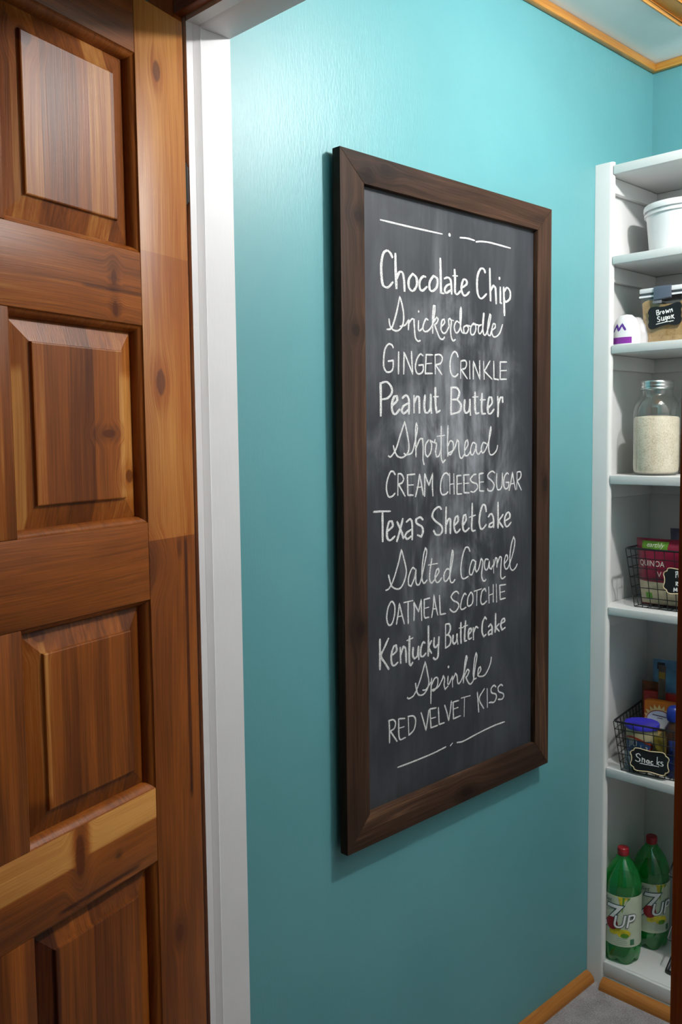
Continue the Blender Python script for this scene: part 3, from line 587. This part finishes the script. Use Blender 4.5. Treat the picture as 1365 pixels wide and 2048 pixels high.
va = [bm.verts.new((-.027, y, z)) for y, z in A]; vb = [bm.verts.new((.016, y, z+(.003 if z < .11 else 0))) for y, z in A]
bm.faces.new(va); bm.faces.new(vb)
for k in range(8): bm.faces.new((va[k], va[(k+1) % 8], vb[(k+1) % 8], vb[k]))
obj('clip', bm, plain('slate grey plastic clip', (.085,.105,.145), .4), cs, bevel=.001)
obj('clip_tongue', boxbm(((-.030,-.0045,.0945),(-.008,-.001,.1014))), plain('grey clip tongue', (.16,.17,.19), .4), cs, bevel=.001)
def plaque_outline(w, h, style=0):
    q = [(0,.455),(.16,.48),(.29,.50),(.37,.485),(.405,.43),(.415,.375),(.455,.345),(.49,.29),(.50,.22),(.478,.12),(.468,0)]
    if style: q = [(0,.42),(.14,.44),(.26,.49),(.38,.50),(.45,.46),(.485,.38),(.50,.26),(.475,.14),(.490,0)]
    P = q + [(x,-y) for x, y in q[-2::-1]]; P = P + [(-x,y) for x, y in P[-2:0:-1]]
    return [(p.x*w, p.y*h) for p in spline(P, 4, True, 2.0)]
def lettering(txt, f, wt, wb, fn, parent, mat=CHALKPEN, name='lettering'):
    bm = bmesh.new()
    for st in strokes(txt, f): ribbon(bm, st, wt, wb, fn, .0005, .08)
    return obj(name, bm, mat, parent)
stk = lambda u, v, h: Vector((u, -.0012+.004*(1-(v+.065)/.12)-.0022-h, v+.064))
bm = bmesh.new(); prism(bm, plaque_outline(.084,.052,1), lambda u, v, h: stk(u, v+.09*u, h), 0, .0007)
sk = obj('label_sticker', bm, PLAQUE, cs)
BS = "880,575 890,655;880,575 920,570 915,610 890,615;905,612 935,630 925,655 890,660;950,600 955,650;953,620 985,595;1015,595 1000,620 1015,645 1035,620 1015,595;1060,580 1075,640 1095,595 1110,635 1130,575;1150,580 1150,635;1150,600 1175,570 1190,625;950,695 915,690 905,720 945,745 940,775 900,775;980,700 980,755 1010,765 1025,700;1025,740 1030,770;1080,700 1055,705 1050,745 1075,745 1085,700 1080,780 1050,785;1130,695 1105,705 1105,740 1130,735 1140,700 1140,745;1165,680 1175,745;1170,700 1210,680 1190,715 1225,750;875,820 1040,797 1210,785;1140,795 1148,798"
o = lettering(BS, lambda x, y: ((x-1042)*.000131, -(y-682)*.000132), .0018, .0024, lambda u, v, h: stk(u, v, h+.0007), sk); o['label'] = 'white lettering reading Brown Sugar'

# glass jars, shelf 4
GLASS = clear('clear jar glass', (.95,.96,.95), .10, .015)
def rice(name, c0, c1, c2):
    m, nt, b = newmat(name); n = noise(nt, objco(nt), 330, 2, .6); n2 = noise(nt, objco(nt), 40, 3)
    t = M(nt,'ADD',M(nt,'MULTIPLY',n,.7),M(nt,'MULTIPLY',n2,.3))
    nt.links.new(ramp(nt, t, [(.36,c0),(.46,c1),(.65,c2)]), b.inputs['Base Color'])
    b.inputs['Roughness'].default_value = .8; bump(nt, b, n, .5, .002); return m
def jar(loc, label, fill, fm, grp):
    j = tag(empty('glass_jar', loc), label, 'jar', grp)
    bm = bmesh.new(); lathe(bm, [(0,.001),(.045,.001),(.0515,.004),(.0545,.012),(.0550,.022),(.0550,.150),(.0540,.162),(.0500,.175),(.0430,.186),(.0375,.192),(.0365,.197),(.0365,.222)], seg=48)
    obj('glass_body', bm, GLASS, j)
    bm = bmesh.new(); lathe(bm, [(0,.005),(.044,.005),(.050,.008),(.0525,.014),(.0530,.024),(.0530,fill-.003),(.050,fill+.001),(.025,fill+.004),(0,fill+.003)], seg=48)
    obj('filling', bm, fm, j)
    bm = bmesh.new(); lathe(bm, [(.0372,.207),(.0385,.2075),(.0385,.2095),(.0378,.211),(.0385,.213),(.0385,.2175),(.0379,.219),(.0385,.221),(.0385,.2255),(.0375,.2275),(.0330,.2280),(.0330,.2272)], seg=48)
    obj('screw_band', bm, TIN, j)
    bm = bmesh.new(); lathe(bm, [(.0352,.2272),(.0300,.2268),(0,.2268),], seg=48); obj('lid', bm, TIN, j)
    return j
jar((.129, 2.122, Z[3]), 'large glass jar of white rice with a zinc lid, nearest the shelf front', .140, rice('white rice', (.52,.44,.32), (.70,.61,.47), (.80,.73,.60)), 'glass jars')
jar((.181, 2.240, Z[3]), 'dim glass jar half hidden behind the jar of rice', .095, rice('brown grain', (.05,.04,.025), (.20,.16,.11), (.40,.34,.26)), 'glass jars')

# wire baskets
def basket(loc, rz, w, d, h, fl, label):
    k = tag(empty('wire_basket', loc, rz), label, 'basket', 'wire baskets')
    def P(s, t, q):                     # s: 0..4 round the four sides, q: 0 bottom .. 1 rim
        e = fl*q; x0, x1, y0, y1 = -e, w+e, -e, d+e
        return {0:(x0+(x1-x0)*t,y0),1:(x1,y0+(y1-y0)*t),2:(x1-(x1-x0)*t,y1),3:(x0,y1-(y1-y0)*t)}[s]
    bm = bmesh.new(); r = .0011
    for s, L in ((0,w),(1,d),(2,w),(3,d)):
        n = round(L/.0205)
        for i in range(n):
            a, b = P(s,i/n,0), P(s,i/n,1); tube(bm, [(*a,.0013),(*b,h)], r, 6)
    nz = int(h/.021)
    for i in range(nz):
        q = i/nz; tube(bm, [(*P(s,0,q), .0016+h*q) for s in range(4)], r, 6, True)
    for i in range(1, round(w/.03)): tube(bm, [(w*i/round(w/.03),0,.0012),(w*i/round(w/.03),d,.0012)], r, 6)
    for i in range(1, round(d/.03)): tube(bm, [(0,d*i/round(d/.03),.0012),(w,d*i/round(d/.03),.0012)], r, 6)
    obj('wire_grid', bm, BLACKWIRE, k)
    bm = bmesh.new(); c = .010; Q = []
    x0, x1, y0, y1 = -fl, w+fl, -fl, d+fl
    for cx, cy, a0 in ((x0+c,y0+c,math.pi),(x1-c,y0+c,1.5*math.pi),(x1-c,y1-c,0),(x0+c,y1-c,.5*math.pi)):
        Q += [(cx+c*math.cos(a0+math.pi/8*i), cy+c*math.sin(a0+math.pi/8*i), h) for i in range(5)]
    tube(bm, Q, .0024, 8, True); obj('rim', bm, BLACKWIRE, k)
    return k
basket((.095, 2.090, Z[4]+.0002), .03, .235, .185, .147, .017, 'black wire basket of pouches on the third shelf from the bottom')
basket((.085, 2.054, Z[5]+.0002), .155, .235, .203, .127, .016, 'black wire basket of snacks on the second shelf from the bottom')
def hang_tag(loc, rz, w, h, skew, label, txt, f, wt, wb, reading):
    k = tag(empty('name_plaque', loc, rz), label, 'label', 'plaques on the baskets')
    out = [(u, v-skew*u) for u, v in plaque_outline(w, h)]
    bm = bmesh.new(); prism(bm, out, flat3, 0, .003); obj('plaque', bm, PLAQUE, k)
    bm = bmesh.new(); tube(bm, [flat3(u*.99, v*.99, .0030) for u, v in out], .0013, 6, True); obj('border', bm, CREAM, k)
    o = lettering(txt, f, wt, wb, lambda u, v, hh: flat3(u, v-skew*u, .003+hh), k); o['label'] = 'white lettering reading '+reading
SN = "585,965 545,925 500,950 520,1000 570,1040 570,1090 530,1105 485,1075;620,1010 615,1110;618,1050 650,1035 665,1060 665,1120;745,1070 720,1060 705,1095 720,1130 745,1120 748,1070 755,1135;820,1090 800,1080 785,1110 800,1145 830,1140;905,975 900,1140;950,1075 905,1110 945,1160;1015,1085 985,1080 975,1105 1010,1135 1005,1170 965,1165;570,1138 700,1158 930,1188;926,1190 934,1192"
hang_tag((.160, 2.0535, .6165), .155, .094, .057, .0, 'black plaque with cream border reading Snacks, on the lower basket',
    SN, lambda x, y: ((x-757)*.000127, -(y-1090-.155*(x-757))*.000112), .0018, .0030, 'Snacks')
PR = "1180,995 1180,1120;1165,1000 1215,990 1215,1040 1185,1060;1265,1050 1235,1060 1235,1110 1265,1100 1265,1050 1275,1120;1330,1060 1300,1065 1330,1100 1300,1120;1370,1020 1372,1110;1350,1050 1395,1048;1440,1050 1415,1060 1415,1100 1440,1095 1442,1050 1450,1110;1295,1165 1298,1215;1265,1190 1330,1190;1185,1215 1185,1290;1175,1215 1220,1215 1215,1245 1185,1255 1235,1295;1290,1245 1290,1295;1350,1250 1325,1260 1330,1295 1355,1290;1375,1275 1410,1265 1400,1245 1380,1255 1385,1295 1415,1290;1140,1420 1145,1340 1175,1400 1205,1335 1210,1415;1260,1360 1260,1415;1300,1350 1345,1410;1345,1350 1300,1410;1375,1385 1405,1375 1395,1355 1375,1365 1380,1410 1410,1405"
hang_tag((.2235, 2.0805, 1.060), .03, .097, .062, .0, 'black plaque with cream border on the upper basket, cut by the right edge',
    PR, lambda x, y: ((x-1335)*.000113, -(y-1208-.05*(x-1335))*.000113), .0018, .0028, 'Pasta + Rice Mixes')

# soft packets
def pouch(name, loc, rz, w, h, t, mat, label, cat, grp=None, taper=1.0, wob=.0015, lean=0.0, body='bag'):
    k = tag(empty(name, loc, rz), label, cat, grp)
    def S(u, v, hh=0.0, side=-1):
        bu = max(0, 1-abs(2*u-1)**3); bv = max(0, 1-abs(2*v-1)**4)
        y = side*(t*.5*(bu*bv)**.6 + (wob*math.sin(9*u+14*v+w*50)*bu*bv)) + side*hh
        return Vector(((u-.5)*w*(taper+(1-taper)*v), y+lean*v*h, v*h+.0005))
    bm = bmesh.new(); nu, nv = 18, 18
    F = [[bm.verts.new(S(i/nu, j/nv, .0003, -1)) for i in range(nu+1)] for j in range(nv+1)]
    B = [[bm.verts.new(S(i/nu, j/nv, .0003, 1)) for i in range(nu+1)] for j in range(nv+1)]
    for j in range(nv):
        for i in range(nu):
            bm.faces.new((F[j][i], F[j][i+1], F[j+1][i+1], F[j+1][i])); bm.faces.new((B[j][i+1], B[j][i], B[j+1][i], B[j+1][i+1]))
    for i in range(nu): bm.faces.new((B[0][i], B[0][i+1], F[0][i+1], F[0][i])); bm.faces.new((F[nv][i], F[nv][i+1], B[nv][i+1], B[nv][i]))
    for j in range(nv): bm.faces.new((F[j][0], F[j+1][0], B[j+1][0], B[j][0])); bm.faces.new((F[j+1][nu], F[j][nu], B[j][nu], B[j+1][nu]))
    obj(body, bm, mat, k)
    return k, S
CRIM = plain('crimson pouch film', (.19,.008,.030), .28, var=.25, vs=25)
qb, S = pouch('food_pouch', (.184, 2.136, Z[4]+.002), .03, .216, .166, .050, CRIM, 'dark red quinoa pouch with green top label in the upper basket', 'bag', taper=.87)
def on_pouch(S, w, h): return lambda u, v, hh: S(u/w+.5, v/h, hh)
fq = on_pouch(S, .216, .166)
bm = bmesh.new(); patch(bm, S, .03, .97, .03, .37, .0010, 16, 8); win = obj('clear_window', bm, plain('pale quinoa window', (.46,.40,.27), .4, var=.2, vs=60), qb)
bm = bmesh.new()
a = [bm.verts.new(S(u, v, .0018)) for u, v in ((.38,.38),(.60,.38),(.50,.30))]; bm.faces.new(a); obj('flap', bm, CRIM, qb)
bm = bmesh.new(); patch(bm, S, .09, .415, .855, .968, .0012, 10, 4); gl = obj('top_label', bm, plain('green label print', (.10,.24,.015), .4, var=.25, vs=80), qb)
WPRINT = plain('pale print', (.66,.63,.55), .5)
obj('label_print', textbm('earthly', .0165, lambda u, v, hh: fq(u-.0525, v+.1465, hh+.0014), shear=.25), WPRINT, gl)
obj('printed_name', textbm('QUINOA', .0195, lambda u, v, hh: fq(u-.0605, v+.1000, hh+.0014), sx=.90), WPRINT, qb)
obj('printed_letter', textbm('V', .0200, lambda u, v, hh: fq(u-.038, v+.0745, hh+.0014)), WPRINT, qb)
bm = bmesh.new(); patch(bm, S, .125, .215, .11, .205, .0018, 6, 4); obj('green_mark', bm, plain('bright green print', (.08,.26,.01), .4), qb)
pb, S = pouch('food_pouch', (.226, 2.215, Z[4]+.002), .03, .20, .186, .050, plain('dusky purple film', (.10,.075,.13), .3, var=.3), 'dusky purple pouch standing behind the red quinoa pouch', 'bag', taper=.9)

# snacks in the lower basket
RED = plain('red carton print', (.34,.014,.010), .4)
zb = Z[5]+.002
rt = tag(empty('snack_tub', (.1130, 2.1030, zb), .45), 'plastic tub with a bright blue lid at the left front of the snack basket', 'tub')
bm = bmesh.new(); lathe(bm, [(0,0),(.031,0),(.0335,.004),(.0385,.104),(.0385,.106),(0,.106)], seg=48); tbd = obj('tub_body', bm, plain('cream tub print', (.50,.45,.26), .35, var=.15), rt)
bm = bmesh.new(); lathe(bm, [(.039,.1045),(.0422,.1050),(.0426,.107),(.0426,.1130),(.0415,.1155),(.039,.116),(.037,.1145),(0,.1145)], seg=48); obj('lid', bm, plain('bright blue lid', (.035,.03,.42), .3), rt)
def ct(u, v, h): r = .0335+.005*v/.11+.0004+h; a = u/.037; return Vector((r*math.sin(a), -r*math.cos(a), v))
bm = bmesh.new(); patch(bm, ct, -.047, .024, .030, .078, .0004, 16, 6); bl = obj('blue_panel', bm, plain('blue label print', (.03,.075,.20), .35, var=.4, vs=50), tbd)
bm = bmesh.new(); ribbon(bm, [(-.052,.078),(-.02,.086),(.018,.072),(.030,.064),(.020,.056)], .005, .005, lambda u, v, h: ct(u, v, h+.0010), .0004); obj('red_ribbon', bm, plain('red ribbon print', (.30,.03,.012), .4), tbd)
obj('label_print', merge([textbm('JIU', .020, lambda u, v, h: ct(u-.020, v+.064, h+.0010), sx=.9), textbm('Ln', .021, lambda u, v, h: ct(u+.006, v+.055, h+.0010), sx=.9)]), WPRINT, bl)
bm = bmesh.new(); patch(bm, ct, -.055, .03, .000, .022, .0004, 16, 3); obj('green_panel', bm, plain('dull green print', (.08,.12,.07), .4, var=.5, vs=60), tbd)
def carton(name, loc, rz, w, d, h, mat, label, cat, lean=0.0):
    k = tag(empty(name, loc, rz), label, cat)
    bm = boxbm(((-w/2,0,0),(w/2,d,h)))
    obj('carton', bm, mat, k, bevel=.0008); return k
ob = carton('cracker_box', (.1350, 2.1500, zb), .10, .076, .028, .160, plain('orange carton print', (.62,.16,.010), .4, var=.12), 'orange box with sunburst and white oval behind the blue lidded tub', 'box')
bm = bmesh.new(); c0 = bm.verts.new(flat3(0, .108, .0006)); n = 44
vs = [bm.verts.new(flat3(max(-.0378,min(.0378,(.046 if k % 2 else .034)*math.cos(2*math.pi*k/n))), .108+(.047 if k % 2 else .036)*math.sin(2*math.pi*k/n), .0006)) for k in range(n)]
for k in range(n): bm.faces.new((c0, vs[k], vs[(k+1) % n]))
obj('sunburst', bm, plain('pale yellow print', (.85,.62,.22), .4, var=.15), ob)
def oval(a, b, u0, v0, h, n=40):
    bm = bmesh.new(); bm.faces.new([bm.verts.new(flat3(u0+a*math.cos(2*math.pi*k/n), v0+b*math.sin(2*math.pi*k/n), h)) for k in range(n)]); return bm
rg = obj('oval_ring', oval(.0345,.0265,.002,.114,.0010), RED, ob); obj('white_oval', oval(.0325,.0245,.002,.114,.0014), PAPER, rg)
bm = bmesh.new(); ribbon(bm, [(-.016,.127),(.018,.125)], .003, .003, lambda u, v, h: flat3(u, v, h+.0015)); ribbon(bm, [(-.004,.120),(.009,.120)], .002, .002, lambda u, v, h: flat3(u, v, h+.0015)); obj('small_print', bm, plain('dark print', (.06,.02,.02), .5), rg)
rb = carton('snack_box', (.1190, 2.2010, zb), .10, .100, .022, .169, RED, 'red carton standing behind the orange sunburst box', 'box')
bm = bmesh.new(); ribbon(bm, [(-.044,.148),(-.016,.146)], .002, .002, lambda u, v, h: flat3(u, v, h+.0003)); obj('print_line', bm, plain('pink print', (.5,.2,.18), .5), rb)
pouch('snack_packet', (.071, 2.2325, zb), .155, .046, .186, .013, plain('rusty brown film', (.17,.045,.010), .4, var=.5, vs=40), 'rusty brown packet sticking up behind the left of the red carton', 'packet')
gb, S = pouch('granola_bar', (.1200, 2.1935, zb), .1, .019, .244, .005, plain('grey brown wrapper', (.085,.060,.045), .35, var=.4, vs=40), 'slim brown wrapper standing up between the red carton and the sunburst box', 'packet', body='wrapper')
bm = bmesh.new(); patch(bm, S, .1, .9, .86, .93, .0008, 6, 3); obj('yellow_tip', bm, plain('yellow brown print', (.30,.18,.02), .4), gb)
bb, S = pouch('chip_bag', (.134, 2.250, zb), .155, .125, .246, .024, plain('light blue bag film', (.09,.23,.38), .28, var=.35, vs=30), 'tall light blue bag at the back of the snack basket', 'bag')
bm = bmesh.new(); patch(bm, S, .10, .26, .90, .97, .0010, 6, 3); obj('dark_print', bm, plain('navy print', (.012,.012,.03), .4), bb)
sb = tag(empty('squeeze_bottle', (.1900, 2.1180, zb)), 'small bottle with a round royal blue cap at the right of the snack basket', 'bottle')
bm = bmesh.new(); lathe(bm, [(0,0),(.019,0),(.021,.004),(.021,.112),(.013,.130),(.012,.138),(0,.138)], seg=32); obj('bottle_body', bm, plain('brown bottle', (.05,.022,.012), .3), sb)
bm = bmesh.new(); lathe(bm, [(.0135,.1325),(.0165,.133),(.0183,.138),(.0188,.145),(.0186,.152),(.0175,.159),(.0150,.165),(.0110,.1685),(.006,.170),(0,.1705)], seg=32); obj('cap', bm, plain('royal blue cap', (.010,.03,.24), .35), sb)
pouch('snack_packet', (.1700, 2.0830, zb), .155, .033, .098, .012, plain('olive film', (.11,.085,.010), .4, var=.5, vs=50), 'olive yellow packet between the blue lidded tub and a blue packet', 'packet')
pouch('snack_packet', (.2140, 2.0880, zb), .155, .044, .092, .012, plain('deep blue film', (.012,.025,.13), .35, var=.4, vs=40), 'deep blue packet at the right front of the snack basket', 'packet')
pouch('snack_packet', (.1180, 2.0640, zb), .155, .016, .060, .004, plain('dark green film', (.012,.10,.020), .4, var=.3), 'thin dark green packet standing left of the Snacks plaque', 'packet')
pouch('snack_packet', (.0985, 2.0640, zb), .155, .018, .048, .005, plain('pale blue film', (.20,.25,.28), .4, var=.4, vs=60), 'small pale packet in the front left corner of the snack basket', 'packet')

# green bottles on the bottom shelf
SHELL = clear('green bottle plastic', (.22,.88,.36), .10, .04, (.010,.62,.11), .36)
LIQ = clear('green tinted drink', (.30,.85,.40), .02, .2, (.006,.42,.07), .42)
def bottle(loc, rz, turn, label):
    k = tag(empty('soda_bottle', loc, rz), label, 'bottle', 'green soda bottles')
    def pet(r, z, a):
        s = max(0, 1-z/.03); c = abs(math.cos(2.5*a))
        return r*(1-.10*s*(1-c)), z+.010*s*(1-c)*(1 if r > .01 else 0)
    R = .0470
    prof = [(0,.008),(.016,.003),(.030,.0006),(.039,.001),(.0430,.008),(.0460,.022),(R,.036),(R,.046),(.0463,.050),(.0463,.182),(R,.186),(R,.196),(.0457,.209),(.0418,.223),(.0350,.239),(.0265,.253),(.0185,.263),(.0140,.269),(.0132,.275),(.0132,.286)]
    bm = bmesh.new(); lathe(bm, prof, seg=60, mod=pet); obj('bottle_body', bm, SHELL, k)
    inn = [(max(0, r-.0012), z+(.0012 if i < 6 else 0)) for i, (r, z) in enumerate(prof[:13])]+[(.0444,.2095),(0,.2095)]
    bm = bmesh.new(); lathe(bm, inn, seg=60, mod=pet); obj('drink', bm, LIQ, k)
    bm = bmesh.new(); cp = [(0,.2925),(.0122,.2925),(.0138,.291),(.0142,.288),(.0142,.2735),(.0134,.2725)]
    lathe(bm, cp, seg=60, mod=lambda r, z, a: (r*(1+.02*math.cos(30*a)) if .274 < z < .29 else r, z)); obj('cap', bm, plain('red bottle cap', (.33,.010,.020), .35), k)
    bm = bmesh.new(); tube(bm, [(.0152*math.cos(a), .0152*math.sin(a), .2685) for a in [2*math.pi*i/40 for i in range(40)]], .0011, 6, True); obj('neck_ring', bm, SHELL, k)
    def cy(u, v, h): a = (u+turn)/R; r = R+.0001+h; return Vector((r*math.sin(a), -r*math.cos(a), v))
    bm = bmesh.new(); patch(bm, cy, -math.pi*R, math.pi*R, .0505, .1815, 0, 60, 2)
    lb = obj('label', bm, plain('pale green white label', (.50,.56,.42), .45, var=.06), k)
    DG = plain('dark teal outline print', (.012,.075,.080), .4); REDP = plain('red dot print', (.28,.008,.012), .4); YEL = plain('yellow fruit print', (.62,.52,.02), .4, var=.3, vs=60); LEAF = plain('leaf green print', (.10,.28,.02), .4, var=.3); MINT = plain('mint print', (.30,.45,.34), .5)
    def blob(a, b, u0, v0, h, rot=0, n=32):
        bm = bmesh.new(); c = bm.verts.new(cy(u0, v0, h)); rows = []
        for q in (.33, .67, 1.0):
            vs = []
            for i in range(n):
                x, y = q*a*math.cos(2*math.pi*i/n), q*b*math.sin(2*math.pi*i/n)
                vs.append(bm.verts.new(cy(u0+x*math.cos(rot)-y*math.sin(rot), v0+x*math.sin(rot)+y*math.cos(rot), h)))
            rows.append(vs)
        for i in range(n):
            bm.faces.new((c, rows[0][i], rows[0][(i+1) % n]))
            for p, q in zip(rows, rows[1:]): bm.faces.new((p[i], q[i], q[(i+1) % n], p[(i+1) % n]))
        return bm
    bm = bmesh.new()
    for u0, u1 in ((-.022,-.008),(-.010,.000),(.004,.014)): 
        vs = [bm.verts.new(cy(u, v, .0004)) for u, v in ((u0,.1805),(u1,.1805),(-.002,.142))]; bm.faces.new(vs)
    obj('fruit_rays', bm, YEL, lb)
    bm = bmesh.new()
    for u0, u1 in ((.000,.006),(.014,.020)):
        vs = [bm.verts.new(cy(u, v, .0006)) for u, v in ((u0,.1800),(u1,.1800),(-.001,.138))]; bm.faces.new(vs)
    obj('leaf_rays', bm, LEAF, lb)
    obj('lemon', merge([blob(.017,.011,.004,.0855,.0004), blob(.016,.009,-.018,.090,.0004,.4)]), YEL, lb); obj('lime', blob(.010,.006,.006,.080,.0008), LEAF, lb)
    sev = dict(shear=.30)
    obj('numeral_outline', textbm('7', .092, lambda u, v, h: cy(u-.038, v+.0955, h+.0006), offset=.0022, **sev), DG, lb)
    obj('numeral', textbm('7', .092, lambda u, v, h: cy(u-.038, v+.0955, h+.0010), **sev), PAPER, lb)
    obj('red_dot', blob(.0155,.0165,-.026,.1085,.0018), REDP, lb)
    obj('letters_outline', textbm('UP', .046, lambda u, v, h: cy(u+.002, v+.1025, h+.0024), offset=.0019, shear=.35, rot=.16, sx=.95), DG, lb)
    obj('letters', textbm('UP', .046, lambda u, v, h: cy(u+.002, v+.1025, h+.0029), shear=.35, rot=.16, sx=.95, offset=.0004), PAPER, lb)
    obj('small_print', textbm('diet', .016, lambda u, v, h: cy(u-.040, v+.163, h+.0006), sx=1.0, shear=.2), DG, lb)
    bm = bmesh.new()
    for i in range(4): ribbon(bm, [(-.012+.004*q,.074-.005*i) for q in range(7)], .0012, .0012, lambda u, v, h: cy(u, v, h+.0009), .0004)
    obj('text_lines', bm, MINT, lb)
    bm = bmesh.new(); patch(bm, cy, .020, .031, .056, .071, .0006, 3, 2); obj('green_badge', bm, plain('green badge', (.03,.16,.08), .4), lb)
    return k
bottle((.0690, 2.1000, Z[6]+.0003), .49, .000, 'green soda bottle with red cap nearest the front of the bottom shelf')
bottle((.0900, 2.2120, Z[6]+.0003), .46, .024, 'darker green soda bottle standing behind the front one')

# black wire rack at the right of the bottom shelf
rk = tag(empty('can_rack', (.186, 2.110, Z[6])), 'black wire rack at the right end of the bottom shelf, cut by the doorway', 'rack')
bm = bmesh.new(); X1 = .19
tube(bm, [(0,.150,.06),(0,.045,.038),(0,.004,.0085),(0,0,.0052),(.004,-.001,.0052),(X1-.004,-.001,.0052),(X1,0,.0052),(X1,.004,.0085),(X1,.045,.038),(X1,.150,.06)], .0048, 10)
obj('base_frame', bm, BLACKWIRE, rk)
for z0 in (.088, .252):
    bm = bmesh.new(); tube(bm, [(0,.172,z0+.075),(0,.04,z0+.042),(0,.002,z0+.003),(.003,0,z0),(X1-.003,0,z0),(X1,.002,z0+.003),(X1,.04,z0+.042),(X1,.172,z0+.075)], .0017, 8)
    for i in range(1, 5): tube(bm, [(X1*i/5,0,z0),(X1*i/5,.04,z0+.042),(X1*i/5,.172,z0+.075)], .0013, 6)
    obj('tier', bm, BLACKWIRE, rk)
bm = bmesh.new()
for x in (0, X1): tube(bm, [(x,.172,.0012),(x,.172,.36)], .0022, 8)
tube(bm, [(0,.172,.36),(X1,.172,.36)], .0022, 8); tube(bm, [(0,.172,.062),(X1,.172,.062)], .0022, 8)
obj('back_frame', bm, BLACKWIRE, rk)
